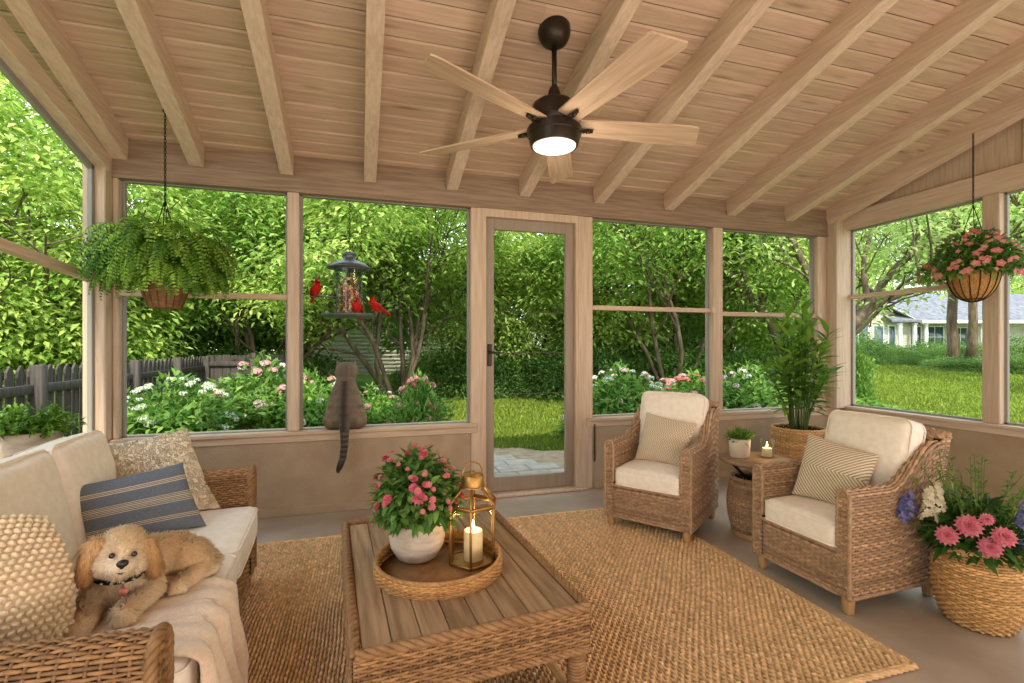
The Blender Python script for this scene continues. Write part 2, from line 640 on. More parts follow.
M['knit'] = mat('cream_wool', S(228, 204, 168), S(238, 216, 182), 0.95, 40, attr=True, bump=0.3, bscale=300, spec=0.05, sheen=0.3)
M['throw'] = mat('beige_fleece', S(226, 200, 172), S(236, 212, 186), 1.0, 60, bump=0.8, bscale=190, spec=0.02, dist=0.006, sheen=0.4)
M['tabletop'] = plankmat('driftwood_plank', S(138, 108, 80), S(172, 140, 108), S(214, 186, 150), 1, True)
M['fanwood'] = plankmat('pale_oak_blade', S(190, 158, 130), S(210, 182, 154), S(160, 120, 80), 0, False)
M['pot'] = mat('stone_pot', S(176, 160, 142), S(206, 192, 174), 0.75, 12, (1, 1, 3), 0.2, 50)
M['potw'] = mat('white_ceramic', S(214, 196, 174), S(228, 212, 192), 0.6, 14)
M['soil'] = mat('potting_soil', S(58, 42, 30), S(80, 60, 44), 1.0, 40, bump=0.6)
M['brass'] = mat('antique_brass', S(178, 136, 78), S(160, 118, 62), 0.38, 12, metal=0.85)
M['wax'] = mat('candle_wax', S(240, 214, 166), None, 0.5)
_b = M['wax'].node_tree.nodes['Principled BSDF']
_b.inputs['Subsurface Weight'].default_value = 0.6
_b.inputs['Subsurface Radius'].default_value = (0.03, 0.018, 0.008)
_b.inputs['Emission Color'].default_value = (1.0, 0.55, 0.2, 1)
_b.inputs['Emission Strength'].default_value = 0.12
M['flame'] = emit('candle_flame', (1.0, 0.62, 0.22), 14)
M['lampglow'] = emit('fan_lamp_diffuser', (1.0, 0.90, 0.78), 0.62)
M['leaf'] = leafmat('leaf')
M['leafin'] = leafmat('houseplant_leaf', trans=0.3, rough=0.42)
M['petal'] = leafmat('petal', trans=0.35, rough=0.6)
M['bark'] = mat('tree_bark', S(84, 72, 58), S(116, 102, 84), 0.95, 10, (1, 1, 0.25), 0.6, 30, spec=0.05)
M['lawn'] = mat('lawn_turf', S(80, 102, 44), S(106, 130, 58), 1.0, 0.6, bump=0.5, bscale=40, spec=0.02, detail=8)
M['fence'] = mat('weathered_grey_fence', S(70, 65, 61), S(92, 85, 80), 0.9, 3, (16, 16, 1), spec=0.1)
M['cloth'] = None

def glassmat(name, tint=(0.97, 0.99, 0.98)):
    m = bpy.data.materials.new(name)
    m.use_nodes = True
    nt = m.node_tree
    N, Lk = nt.nodes, nt.links
    for q in list(N):
        if q.type != 'OUTPUT_MATERIAL':
            N.remove(q)
    t = N.new('ShaderNodeBsdfTransparent')
    t.inputs[0].default_value = (*tint, 1)
    g = N.new('ShaderNodeBsdfGlossy')
    g.inputs['Roughness'].default_value = 0.03
    lw = N.new('ShaderNodeLayerWeight')
    lw.inputs['Blend'].default_value = 0.5
    pw_ = N.new('ShaderNodeMath')
    pw_.operation = 'POWER'
    pw_.inputs[1].default_value = 5.0
    Lk.new(lw.outputs['Facing'], pw_.inputs[0])
    fr = N.new('ShaderNodeMath')
    fr.operation = 'MULTIPLY_ADD'
    fr.inputs[1].default_value = 0.55
    fr.inputs[2].default_value = 0.04
    Lk.new(pw_.outputs[0], fr.inputs[0])
    ms = N.new('ShaderNodeMixShader')
    Lk.new(fr.outputs[0], ms.inputs[0])
    Lk.new(t.outputs[0], ms.inputs[1])
    Lk.new(g.outputs[0], ms.inputs[2])
    Lk.new(ms.outputs[0], N['Material Output'].inputs['Surface'])
    return m
M['glass'] = glassmat('clear_glass')

# ------------------------------------------------------------------ the porch itself
YB, XR, XL = 4.2, 5.08, -1.85          # inner faces of the back, right and left walls
SILL, HEAD = 0.675, 2.60
CZ, CS = 2.895, 0.28                    # roof deck height at the back wall and its rise per metre
def cz(y):
    return CZ + CS * (YB - y)

def struct(name, mb, m, parent=None, smooth=False):
    o = mb.build(name, m, parent, smooth)
    if parent is None:
        o['kind'] = 'structure'
    return o

mb = MB()
box(mb, (-2.1, -1.8, -0.12), (5.35, 4.42, 0.0), 0.01)
struct('floor', mb, M['floor'])

# ceiling: tongue-and-groove boards running across
mb = MB()
rg = np.random.default_rng(3)
pw = 0.132
cs, sn = 1 / math.hypot(1, CS), CS / math.hypot(1, CS)
nb = int(6.4 / pw)
for i in range(nb):
    s0 = -0.47 + i * pw
    x0 = -2.05
    while x0 < 5.35:
        x1 = min(5.35, x0 + rg.uniform(2.2, 3.8))
        t = rg.uniform(0.9, 1.06)
        Mx = Matrix(((1, 0, 0, 0), (0, -cs, -sn * 0 , YB), (0, sn, 1, CZ), (0, 0, 0, 1)))
        box(mb, (x0 - 0.008, s0 + 0.003, 0.0), (x1 + 0.008, s0 + pw - 0.003, 0.02), 0.011, (t, t * rg.uniform(0.97, 1.0), t * rg.uniform(0.94, 1.0)), 0, Mx)
        x0 = x1
struct('ceiling', mb, M['ceil'])
mb = MB()
prism(mb, (1.6, 4.74, cz(4.74) + 0.11), (1.6, -1.9, cz(-1.9) + 0.11), 7.3, 0.16, bev=0.01)
struct('roof', mb, mat('roof_deck', S(120, 108, 96), S(140, 128, 112), 0.9))

# rafters, each from the back header up towards the house
RX = [(-1.78, -1.70, 2.97), (-1.286, -1.196, 2.87), (-.655, -.603, 2.747), (-.017, .02, 2.614), (.674, .694, 2.477), (1.339, 1.371, 2.337),
      (2.085, 2.115, 2.179), (2.86, 2.844, 2.031), (3.609, 3.555, 1.885), (4.372, 4.29, 2.139), (4.96, 4.96, 2.549)]
for k, (xa, xb, yb) in enumerate(RX):
    mb = MB()
    sl = (xb - xa) / (YB - yb)
    y1 = -1.7
    h = 0.175
    prism(mb, (xa, YB + 0.005, cz(YB) - h / 2 + 0.005), (xa + sl * (YB - y1), y1, cz(y1) - h / 2 + 0.005), 0.098, h, bev=0.003,
          c=np.array((1, .99, .97)) * rg.uniform(0.96, 1.05))
    struct('trim_%d' % (k + 1), mb, M['rafter'])

# header over the back wall, with a slim lower trim
mb = MB()
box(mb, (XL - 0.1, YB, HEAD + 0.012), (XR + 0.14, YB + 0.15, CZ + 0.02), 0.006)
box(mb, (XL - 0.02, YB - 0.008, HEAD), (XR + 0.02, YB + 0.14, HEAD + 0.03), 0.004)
struct('trim_12', mb, M['beam_shaded'])

# knee wall of the back, left of and right of the door
mb = MB()
for x0, x1 in ((XL - 0.15, 0.84), (2.03, XR + 0.15)):
    box(mb, (x0, YB, 0), (x1, YB + 0.16, SILL - 0.03), 0.004)
struct('wall_back', mb, M['stucco'])
mb = MB()
for x0, x1 in ((XL, 0.90), (1.97, XR)):
    box(mb, (x0, YB - 0.035, SILL - 0.03), (x1, YB + 0.2, SILL), 0.005)
    box(mb, (x0, YB - 0.014, SILL - 0.085), (x1, YB + 0.02, SILL - 0.03), 0.004)
struct('trim_13', mb, M['sill'])
mb = MB()
for x0, x1 in ((XL, 0.83), (2.04, XR)):
    box(mb, (x0, YB - 0.018, 0.0), (x1, YB + 0.01, 0.07), 0.004)
struct('baseboard_back', mb, M['stucco'])

# posts
def post(name, lo, hi, m=None):
    mb = MB()
    box(mb, lo, hi, 0.007)
    return struct(name, mb, m or M['postz'])
post('trim_14', (-0.655, YB - 0.004, SILL), (-0.565, YB + 0.13, HEAD))
post('trim_15', (0.842, YB - 0.004, 0), (0.955, YB + 0.13, HEAD))
post('trim_16', (1.875, YB - 0.004, 0), (2.03, YB + 0.13, HEAD))
post('trim_17', (3.40, YB - 0.004, SILL), (3.52, YB + 0.13, HEAD))
post('trim_18', (4.80, YB + 0.01, SILL), (4.93, YB + 0.13, HEAD))
post('trim_19', (4.93, YB - 0.11, SILL), (XR + 0.13, YB + 0.13, 2.9))          # right corner
post('trim_20', (XL - 0.12, YB - 0.09, SILL), (XL + 0.018, YB + 0.13, 2.75))    # left corner
post('trim_21', (XL + 0.018, YB + 0.0, SILL), (XL + 0.055, YB + 0.13, HEAD))

# window openings: slim screen frame set back in the reveal, and a mid rail
def window(n, x0, x1, rail=None, y=YB + 0.06, z0=SILL, z1=HEAD):
    mb = MB()
    t = 0.02
    box(mb, (x0, y, z0), (x0 + t, y + 0.03, z1), 0.002)
    box(mb, (x1 - t, y, z0), (x1, y + 0.03, z1), 0.002)
    box(mb, (x0, y, z0), (x1, y + 0.03, z0 + 0.009), 0.002)
    box(mb, (x0, y, z1 - 0.009), (x1, y + 0.03, z1), 0.002)
    o = struct('window_%d' % n, mb, M['reveal'])
    if rail:
        mb = MB()
        box(mb, (x0 - 0.012, y - 0.045, rail - 0.022), (x1 + 0.012, y + 0.02, rail + 0.022), 0.003)
        struct('mid_rail', mb, M['sill'], o)
        if n in (3, 4):
            mb = MB()
            box(mb, (x1 - 0.02, y - 0.075, rail - 0.03), (x1 + 0.03, y - 0.04, rail + 0.035), 0.003)
            struct('rail_bracket', mb, M['postz'], o)
    return o
window(1, XL + 0.055, -0.655, 1.755)
window(2, -0.565, 0.842)
window(3, 2.03, 3.40, 1.735)
window(4, 3.52, 4.80, 1.705)

# door
mb = MB()
dx0, dx1, dz1 = 0.985, 1.855, 2.53
yd = YB + 0.05
def drail(mb, x0, x1, z0, z1):
    box(mb, (x0, yd, z0), (x1, yd + 0.045, z1), 0.004)
drail(mb, dx0, dx0 + 0.082, 0.03, dz1)
drail(mb, dx1 - 0.082, dx1, 0.03, dz1)
drail(mb, dx0 + 0.082, dx1 - 0.082, dz1 - 0.10, dz1)
drail(mb, dx0 + 0.082, dx1 - 0.082, 0.03, 0.16)
door = struct('door_1', mb, M['door'])
for z in (0.92, 1.30, 1.68):
    mb = MB()
    tube(mb, [(dx0 + 0.07, yd + 0.022, z), (dx1 - 0.07, yd + 0.022, z)], 0.0035, 6)
    struct('tension_wire', mb, M['steel'], door)
mb = MB()
box(mb, (dx0 + 0.02, yd - 0.014, 1.18), (dx0 + 0.06, yd + 0.004, 1.38), 0.006)
tube(mb, [(dx0 + 0.04, yd - 0.01, 1.305), (dx0 + 0.04, yd - 0.05, 1.305), (dx0 + 0.055, yd - 0.056, 1.305), (dx0 + 0.155, yd - 0.056, 1.30)], [0.011, 0.010, 0.010, 0.008], 8)
h = struct('door_handle', mb, M['bronze'], door)
h['label'] = 'dark bronze lever handle and plate'
mb = MB()
box(mb, (dx0 - 0.036, YB + 0.002, 0), (dx0, YB + 0.12, HEAD + 0.005), 0.004)
box(mb, (dx1, YB + 0.002, 0), (dx1 + 0.026, YB + 0.12, HEAD + 0.005), 0.004)
box(mb, (dx0 - 0.036, YB + 0.003, dz1), (dx1 + 0.026, YB + 0.12, HEAD + 0.005), 0.004)
box(mb, (dx0 - 0.10, YB - 0.05, 0), (dx1 + 0.10, YB + 0.18, 0.028), 0.008)
struct('trim_22', mb, M['postz'])
mb = MB()
tube(mb, [(2.045, YB - 0.012, 0.26), (2.045, YB - 0.012, 0.62)], 0.007, 8)
tag(mb.build('door_stop_rod', M['bronze']), 'slim dark rod mounted on the wall right beside the grey door', 'rod')

# right wall: knee wall, sill, header, posts, windows
RH = 2.66
RS = 0.70
mb = MB()
box(mb, (XR, -1.8, 0), (XR + 0.16, YB + 0.16, RS - 0.03), 0.004)
struct('wall_right', mb, M['stucco'])
mb = MB()
box(mb, (XR - 0.035, -1.8, RS - 0.03), (XR + 0.2, YB - 0.10, RS), 0.005)
box(mb, (XR - 0.014, -1.8, RS - 0.085), (XR + 0.02, YB - 0.10, RS - 0.03), 0.004)
struct('trim_23', mb, M['rafter'])
mb = MB()
box(mb, (XR - 0.018, -1.8, 0), (XR + 0.01, YB, 0.07), 0.004)
struct('baseboard_right', mb, M['stucco'])
mb = MB()
box(mb, (XR - 0.02, -1.8, RH), (XR + 0.13, YB - 0.08, RH + 0.19), 0.006)
struct('trim_24', mb, M['rafter'])
mb = MB()   # boarded gable above the right header
g = [(YB, RH + 0.1), (YB, cz(YB)), (-1.8, cz(-1.8)), (-1.8, RH + 0.1)]
v = [(XR + 0.04, y, z) for y, z in g] + [(XR + 0.10, y, z) for y, z in g]
mb.add(v, [np.array([[0, 1, 2, 3], [7, 6, 5, 4], [0, 4, 5, 1], [1, 5, 6, 2], [2, 6, 7, 3], [3, 7, 4, 0]])])
y = 3.9
while y > -1.7:
    box(mb, (XR + 0.015, y - 0.045, RH + 0.12), (XR + 0.06, y + 0.045, cz(y) - 0.02), 0.004)
    y -= 1.35
struct('trim_25', mb, M['postz'])
ys = [YB - 0.11, 2.86, 1.45, 0.0, -1.5]
for k, y in enumerate(ys[1:]):
    post('trim_%d' % (26 + k), (XR + 0.0, y - 0.125, RS), (XR + 0.13, y, RH))
def side_window(n, x, y0, y1, z0, z1, rail):
    mb = MB()
    t = 0.02
    box(mb, (x, y0, z0), (x + 0.03, y0 + t, z1), 0.002)
    box(mb, (x, y1 - t, z0), (x + 0.03, y1, z1), 0.002)
    box(mb, (x, y0, z0), (x + 0.03, y1, z0 + t), 0.002)
    box(mb, (x, y0, z1 - t), (x + 0.03, y1, z1), 0.002)
    o = struct('window_%d' % n, mb, M['reveal'])
    if rail:
        mb = MB()
        box(mb, (x - 0.045, y0 - 0.01, rail - 0.022), (x + 0.02, y1 + 0.03, rail + 0.022), 0.003)
        struct('mid_rail', mb, M['rafter'], o)
for k in range(4):
    side_window(5 + k, XR + 0.06, ys[k + 1], ys[k] - (0.0 if k == 0 else 0.125), RS, RH, 1.91 if k == 0 else None)

# left wall: knee wall with a deep ledge, sloping head rail under the rafter, mid rail
mb = MB()
box(mb, (XL - 0.16, -1.8, 0), (XL, YB + 0.1, SILL - 0.03), 0.004)
struct('wall_left', mb, M['stucco'])
mb = MB()
box(mb, (XL - 0.22, -1.8, SILL - 0.03), (XL + 0.22, YB - 0.17, SILL), 0.005)
struct('trim_30', mb, M['rafter'])
mb = MB()
def lz(y, z0, s):
    return z0 + s * (3.954 - y)
prism(mb, (XL - 0.03, YB - 0.03, lz(YB - 0.03, 2.75, .28)), (XL - 0.03, -1.7, lz(-1.7, 2.75, .28)), 0.11, 0.13, bev=0.006)
struct('trim_31', mb, M['rafter'])
mb = MB()
prism(mb, (XL - 0.06, YB - 0.1, lz(YB - 0.1, 2.665, .28)), (XL - 0.06, -1.7, lz(-1.7, 2.665, .28)), 0.03, 0.045, bev=0.003)
box(mb, (XL - 0.075, YB - 0.125, SILL), (XL - 0.045, YB - 0.09, 2.70), 0.003)
o = struct('window_9', mb, M['reveal'])
mb = MB()
prism(mb, (XL - 0.03, YB - 0.1, lz(YB - 0.1, 1.838, .07)), (XL - 0.03, 1.8, lz(1.8, 1.838, .07)), 0.07, 0.05, bev=0.004)
struct('mid_rail', mb, M['rafter'], o)
mb = MB()
box(mb, (XL - 0.10, 1.7, SILL), (XL + 0.0, 1.82, lz(1.76, 2.7, .28)), 0.004)
struct('trim_32', mb, M['postz'])
# house wall behind the viewer
mb = MB()
box(mb, (-2.05, -1.95, -0.1), (5.3, -1.8, 4.7), 0.004)
struct('wall_rear', mb, M['stucco'])

# ------------------------------------------------------------------ ceiling fan
fx, fy, fz = 1.075, 2.76, 2.70
fan = thing('ceiling_fan', 'five-blade ceiling fan with dark bronze motor and glowing round lamp', 'ceiling fan', (fx, fy, fz))
top = cz(fy) - fz
mb = MB()
lathe(mb, [(0.0, top + 0.04), (0.098, top + 0.04), (0.1, top - 0.015), (0.094, top - 0.045), (0.075, top - 0.078), (0.045, top - 0.098), (0.03, top - 0.102), (0.0, top - 0.102)], 36)
mb.build('canopy', M['bronze'], fan)
mb = MB()
tube(mb, [(0, 0, top - 0.095), (0, 0, 0.21)], 0.016, 14)
lathe(mb, [(0.016, 0.26), (0.03, 0.24), (0.042, 0.2), (0.042, 0.17)], 24)
mb.build('downrod', M['bronze'], fan)
mb = MB()
lathe(mb, [(0.0, 0.165), (0.05, 0.162), (0.112, 0.150), (0.114, 0.149), (0.134, 0.132), (0.135, 0.130), (0.138, 0.042), (0.138, 0.040), (0.128, 0.036), (0.128, 0.0), (0.128, -0.004), (0.163, -0.006), (0.1635, -0.008), (0.167, -0.012), (0.167, -0.014), (0.165, -0.048), (0.165, -0.05), (0.161, -0.052), (0.161, -0.054), (0.147, -0.110), (0.1465, -0.112), (0.140, -0.118), (0.132, -0.110), (0.0, -0.110)], 48)
mb.build('motor_housing', M['bronze'], fan)
mb = MB()
lathe(mb, [(0.133, -0.109), (0.131, -0.119), (0.11, -0.127), (0.06, -0.132), (0.0, -0.133)], 40)
mb.build('lamp_diffuser', M['lampglow'], fan)
ll = bpy.data.lights.new('fan_lamp', 'POINT')
ll.energy = 8
ll.color = (1.0, 0.86, 0.68)
ll.shadow_soft_size = 0.1
lo = bpy.data.objects.new('fan_lamp', ll)
lo.location = (0, 0, -0.42)
lo.parent = fan
COL.objects.link(lo)
def blade_mesh():
    mb = MB()
    n = 12
    r = np.concatenate([np.linspace(0.15, 0.885, n - 2), [0.93, 0.95]])
    w = np.interp(r, [0.15, 0.45, 0.75, 0.885, 0.93, 0.95], [0.068, 0.084, 0.092, 0.092, 0.089, 0.078])
    tilt = math.radians(-13)
    st = []
    for q, (rr, ww) in enumerate(zip(r, w)):
        for s, z in ((-1, 0.005), (1, 0.005), (1, -0.005), (-1, -0.005)):
            sk = 0.03 * s if rr > 0.83 else 0.0
            st.append((rr + sk, s * ww * math.cos(tilt), s * ww * math.sin(tilt) + z + 0.012))
    mb.add(np.array(st), [grid_faces(len(r), 4, True), np.array([[3, 2, 1, 0]]), np.array([[0, 1, 2, 3]]) + (len(r) - 1) * 4])
    return mb
def iron_mesh():
    mb = MB()
    box(mb, (0.11, -0.02, -0.012), (0.205, 0.02, 0.002), 0.005)
    tube(mb, [(0.205, 0, -0.006), (0.245, 0.0, -0.004)], [0.016, 0.012], 8)
    for y in (-0.012, 0.012):
        ellipsoid(mb, (0.19, y, -0.013), (0.006, 0.006, 0.004), 8)
    return mb
bl = blade_mesh().build('blade', M['fanwood'], fan, smooth=False)
ir = iron_mesh().build('blade_iron', M['bronze'], bl)
for k in range(5):
    a = math.radians(-151 + 72 * k)
    if k == 0:
        b = bl
    else:
        b = bl.copy()
        COL.objects.link(b)
        b.parent = fan
        i2 = ir.copy()
        COL.objects.link(i2)
        i2.parent = b
    b.rotation_euler = (0, 0, a)
    b.location = (0, 0, 0.0)

# ------------------------------------------------------------------ rug
mb = MB()
rx0, rx1, ry0, ry1 = -1.25, 2.19, 1.46, 3.60
def Prug(U, Vv):
    x = rx0 + (rx1 - rx0) * Vv
    y = ry0 + (ry1 - ry0) * U
    z = 0.011 + 0.0012 * np.sin(x * 7 + y * 3)
    return np.stack([x + 0.004 * np.sin(y * 9), y + 0.0 * x, z], -1)
weave(mb, Prug, 100, 205, rn=0.0085, amp=0.0055, vary=0.24, rowvary=0.05, seed=11, stake=0, fat=1.2, flip=-1, knot=0.5)
box(mb, (rx0, ry0, 0.001), (rx1, ry1, 0.006), 0.002, (0.55, 0.5, 0.45))
for a, b in (((rx0, ry0), (rx1, ry0)), ((rx1, ry0), (rx1, ry1)), ((rx1, ry1), (rx0, ry1)), ((rx0, ry1), (rx0, ry0))):
    for q in range(2):
        ce = np.array([(rx0 + rx1) / 2, (ry0 + ry1) / 2])
        ins = 1 - q * 0.011
        A = ce + (np.array(a) - ce) * ins
        B = ce + (np.array(b) - ce) * ins
        pts = [(A[0] + (B[0] - A[0]) * t, A[1] + (B[1] - A[1]) * t, 0.013) for t in np.linspace(0, 1, 30)]
        braid(mb, pts, 0.011, 0.05)
rug = mb.build('rug', M['jute'])
rug.location = (0, 0, 0)
tag(rug, 'large golden braided jute rug covering the porch floor', 'rug')

# ------------------------------------------------------------------ wicker shapes shared by the seats
def arm_P(x0, x1, th, zb, hfun, zi):
    """U along the arm from front (x0) to back (x1) in the local x, V up the outer side, over the top, down the inner side (local y)"""
    def P(U, Vv):
        h = hfun(U)
        r = th / 2
        L1, L2, L3 = h - r - zb, PI * r, h - r - zi
        tot = L1 + L2 + L3
        s = Vv * tot
        z1 = zb + s
        a = np.clip((s - L1) / r, 0, PI)
        y = np.where(s < L1, r, np.where(s > L1 + L2, -r, r * np.cos(a)))
        z = np.where(s < L1, z1, np.where(s > L1 + L2, h - r - (s - L1 - L2), h - r + r * np.sin(a)))
        x = x0 + (x1 - x0) * U
        return np.stack([x, y, z], -1)
    return P

def mapP(P, Mx):
    Mx = np.array(Mx)
    return lambda U, Vv: P(U, Vv) @ Mx[:3, :3].T + Mx[:3, 3]

def seat_arm(x0, x1, th, zb, hfun, zi, Mx, nu, nv, seed, wm, flip=1.0, cap0=True, cap1=True, rb=0.011, fat=0.98):
    mb = MB()
    capf = flip
    P = mapP(arm_P(x0, x1, th, zb, hfun, zi), Mx)
    weave(mb, P, nu, nv, rn=0.0044, amp=0.005, seed=seed, back=0.008, flip=flip, fat=fat)
    for on, u in ((cap0, 0.0), (cap1, 1.0)):
        if not on:
            continue
        h = float(hfun(np.array([u]))[0])
        xx = x0 if u == 0 else x1
        r = th / 2
        def Pc(U, Vv):
            z = zb + (h - zb) * Vv
            k = np.clip((z - (h - r)) / r, 0, 1)
            w = r * np.sqrt(np.clip(1 - k * k, 0.02, 1))
            return np.stack([np.full_like(U, xx), (U * 2 - 1) * w, z], -1)
        weave(mb, mapP(Pc, Mx), max(3, int(th / 0.028)), int((h - zb) / 0.0125), rn=0.0042, amp=0.004, seed=seed + 5, back=0.004, flip=capf if u == 0 else -capf)
        a = np.linspace(0, PI, 11)
        arch = [(xx, r, z) for z in np.linspace(zb, h - r, 16)] + [(xx, r * math.cos(t), h - r + r * math.sin(t)) for t in a[1:]] + [(xx, -r, z) for z in np.linspace(h - r, zi, 8)[1:]]
        arch = np.array(arch) @ np.array(Mx)[:3, :3].T + np.array(Mx)[:3, 3]
        braid(mb, arch, rb, 0.034)
    pts = np.array([(x0 + (x1 - x0) * t, th / 2, zb) for t in np.linspace(0, 1, 12)]) @ np.array(Mx)[:3, :3].T + np.array(Mx)[:3, 3]
    braid(mb, pts, rb, 0.034)
    return mb

def flat_panel(mb, a, b, z0, z1, nu, nv, seed, lean=(0, 0), flip=1.0, back=0.006):
    a, b = np.array(a, float), np.array(b, float)
    def P(U, Vv):
        xy = a + (b - a) * U[..., None] + np.array(lean) * Vv[..., None]
        return np.concatenate([xy, (z0 + (z1 - z0) * Vv)[..., None]], -1)
    weave(mb, P, nu, nv, rn=0.0042, amp=0.0042, seed=seed, back=back, flip=flip)

def tleg(x, y, h, r=0.026, lean=0.0):
    mb = MB()
    box(mb, (x - r, y - r, 0.0), (x + r, y + r, h), 0.008)
    mb.v[-1][:, :2] = np.array((x, y)) + (mb.v[-1][:, :2] - np.array((x, y))) * (0.8 + 0.2 * mb.v[-1][:, 2:3] / h)
    return mb

def Rz(a, t=(0, 0, 0)):
    return Matrix.Translation(t) @ Matrix.Rotation(a, 4, 'Z')

# ------------------------------------------------------------------ sofa
sofa = thing('wicker_sofa', 'brown wicker sofa with cream cushions along the left window', 'sofa', (-1.01, 2.17, 0), math.radians(4.7))
SL, SXF, SXB = 0.86, 0.43, -0.47
for s in (1, -1):
    Mx = Matrix.Translation((0, s * (SL - 0.065), 0)) @ Matrix.Diagonal((1, s, 1, 1))
    mb = seat_arm(SXF, SXB, 0.13, 0.09, lambda u: (0.675 + 0 * u) if s > 0 else (0.632 + 0.06 * u), 0.40, Mx, 32, 78, 21 + s, 'wick', flip=-1.0 if s < 0 else 1.0, rb=0.014)
    mb.build('arm', [M['wick'], M['wickd']], sofa)
mb = MB()
def sback(U, Vv):
    z = 0.1 + (0.85 - 0.1) * Vv
    return np.stack([SXB + 0.02 - 0.04 * Vv, -SL + 2 * SL * U, z], -1)
weave(mb, sback, 50, 56, seed=31, back=0.006, flip=-1)
def sback2(U, Vv):
    z = 0.36 + (0.85 - 0.36) * Vv
    return np.stack([SXB + 0.09 - 0.05 * Vv, -SL + 0.004 + 2 * (SL - 0.004) * U, z], -1)
weave(mb, sback2, 46, 40, seed=32, back=0.006, flip=1)
braid(mb, [(SXB + 0.01, y, 0.855) for y in np.linspace(-SL, SL, 40)], 0.022, 0.045)
mb.build('back', [M['wick'], M['wickd']], sofa)
mb = MB()
flat_panel(mb, (SXF - 0.01, -SL + 0.12), (SXF - 0.01, SL - 0.12), 0.09, 0.345, 44, 21, 33, flip=1)
braid(mb, [(SXF - 0.005, y, 0.09) for y in np.linspace(-SL + 0.05, SL - 0.05, 40)], 0.013, 0.034)
mb.build('front_apron', [M['wick'], M['wickd']], sofa)
mb = MB()
box(mb, (SXB + 0.08, -SL + 0.1, 0.30), (SXF - 0.03, SL - 0.1, 0.335), 0.01)
mb.build('seat_deck', M['wickd'], sofa)
for x in (SXF - 0.035, SXB + 0.04):
    for y in (SL - 0.06, -SL + 0.06):
        tleg(x, y, 0.10, 0.03).build('leg', M['legw'], sofa)
def cushion(parent, name, w, d, h, loc, rot=(0, 0, 0), bulge=0.02, seed=0, r=0.045, m=None, wr=0.002):
    Mx = Matrix.Translation(loc) @ (Matrix.Rotation(rot[2], 4, 'Z') @ Matrix.Rotation(rot[1], 4, 'Y') @ Matrix.Rotation(rot[0], 4, 'X'))
    mb = MB()
    softbox(mb, w, d, h, r, bulge, 20, Mx, wr=wr, seed=seed)
    o = mb.build(name, m or M['cream'], parent)
    mb = MB()
    for z in (h / 2 - r * 0.42, -h / 2 + r * 0.42):
        piping(mb, w - 0.006, d - 0.006, z, 0.0045, r, Mx)
    mb.build('piping', m or M['cream'], o)
    return o
YS = 0.09
cushion(sofa, 'seat_cushion', 0.80, SL - 0.13 - YS, 0.155, (0.07, (SL - 0.13 + YS) / 2, 0.412), seed=1, bulge=0.012)
cushion(sofa, 'seat_cushion', 0.80, SL - 0.13 + YS - 0.006, 0.155, (0.07, (-(SL - 0.13) + YS) / 2, 0.412), seed=2, bulge=0.012)
for k, (y0, y1) in enumerate(((0.26, 0.74), (-0.25, 0.25), (-0.73, -0.26))):
    cushion(sofa, 'back_cushion', y1 - y0 + 0.01, 0.47, 0.17, (-0.25, (y0 + y1) / 2, 0.70), (math.radians(78), 0, PI / 2), 0.03, seed=5 + k, r=0.05, wr=0.003)

def pillow_obj(name, label, corners, thick, m, pinch=0.07, seed=0, wr=0.004, power=0.45):
    cs_ = [np.array(c, float) for c in corners]
    base = (cs_[0] + cs_[1]) / 2
    mb = MB()
    pillow(mb, [c - base for c in cs_], thick, 34, pinch, wr, seed, power=power)
    o = mb.build(name, m)
    o.location = base
    return tag(o, label, 'pillow')

# blue lumbar pillow with cream stripes
def stripemat():
    m = bpy.data.materials.new('blue_striped_cotton')
    nt, b = nodes_of(m)
    N, Lk = nt.nodes, nt.links
    a = N.new('ShaderNodeAttribute')
    a.attribute_name = 'col'
    sp = N.new('ShaderNodeSeparateColor')
    Lk.new(a.outputs['Color'], sp.inputs[0])
    rp = N.new('ShaderNodeValToRGB')
    cr = rp.color_ramp
    cr.interpolation = 'CONSTANT'
    blue, cream = (*S(112, 119, 130), 1), (*S(226, 204, 168), 1)
    pos = [(0.0, blue)]
    for c0 in (0.19, 0.215, 0.24, 0.44, 0.465, 0.49, 0.515, 0.54, 0.565, 0.75, 0.775, 0.80):
        pos += [(c0, cream), (c0 + 0.009, blue)]
    cr.elements[0].color = blue
    cr.elements.remove(cr.elements[1])
    for p, c in pos[1:]:
        e = cr.elements.new(p)
        e.color = c
    Lk.new(sp.outputs[1], rp.inputs[0])
    tc = N.new('ShaderNodeTexCoord')
    nz = N.new('ShaderNodeTexNoise')
    nz.inputs['Scale'].default_value = 160
    Lk.new(tc.outputs['Object'], nz.inputs['Vector'])
    mx = N.new('ShaderNodeMix')
    mx.data_type = 'RGBA'
    mx.blend_type = 'OVERLAY'
    mx.inputs[0].default_value = 0.35
    Lk.new(rp.outputs[0], mx.inputs[6])
    Lk.new(nz.outputs['Fac'], mx.inputs[7])
    Lk.new(mx.outputs[2], b.inputs['Base Color'])
    b.inputs['Roughness'].default_value = 0.9
    b.inputs['Specular IOR Level'].default_value = 0.1
    bp = N.new('ShaderNodeBump')
    bp.inputs['Strength'].default_value = 0.3
    bp.inputs['Distance'].default_value = 0.002
    Lk.new(nz.outputs['Fac'], bp.inputs['Height'])
    Lk.new(bp.outputs[0], b.inputs['Normal'])
    return m
pillow_obj('lumbar_pillow', 'blue-grey lumbar pillow with cream stripes on the sofa behind the dog',
           [(-1.147, 2.44, .50), (-.756, 2.60, .50), (-.895, 2.72, .785), (-1.245, 2.48, .755)], 0.15, stripemat(), 0.05, 3)

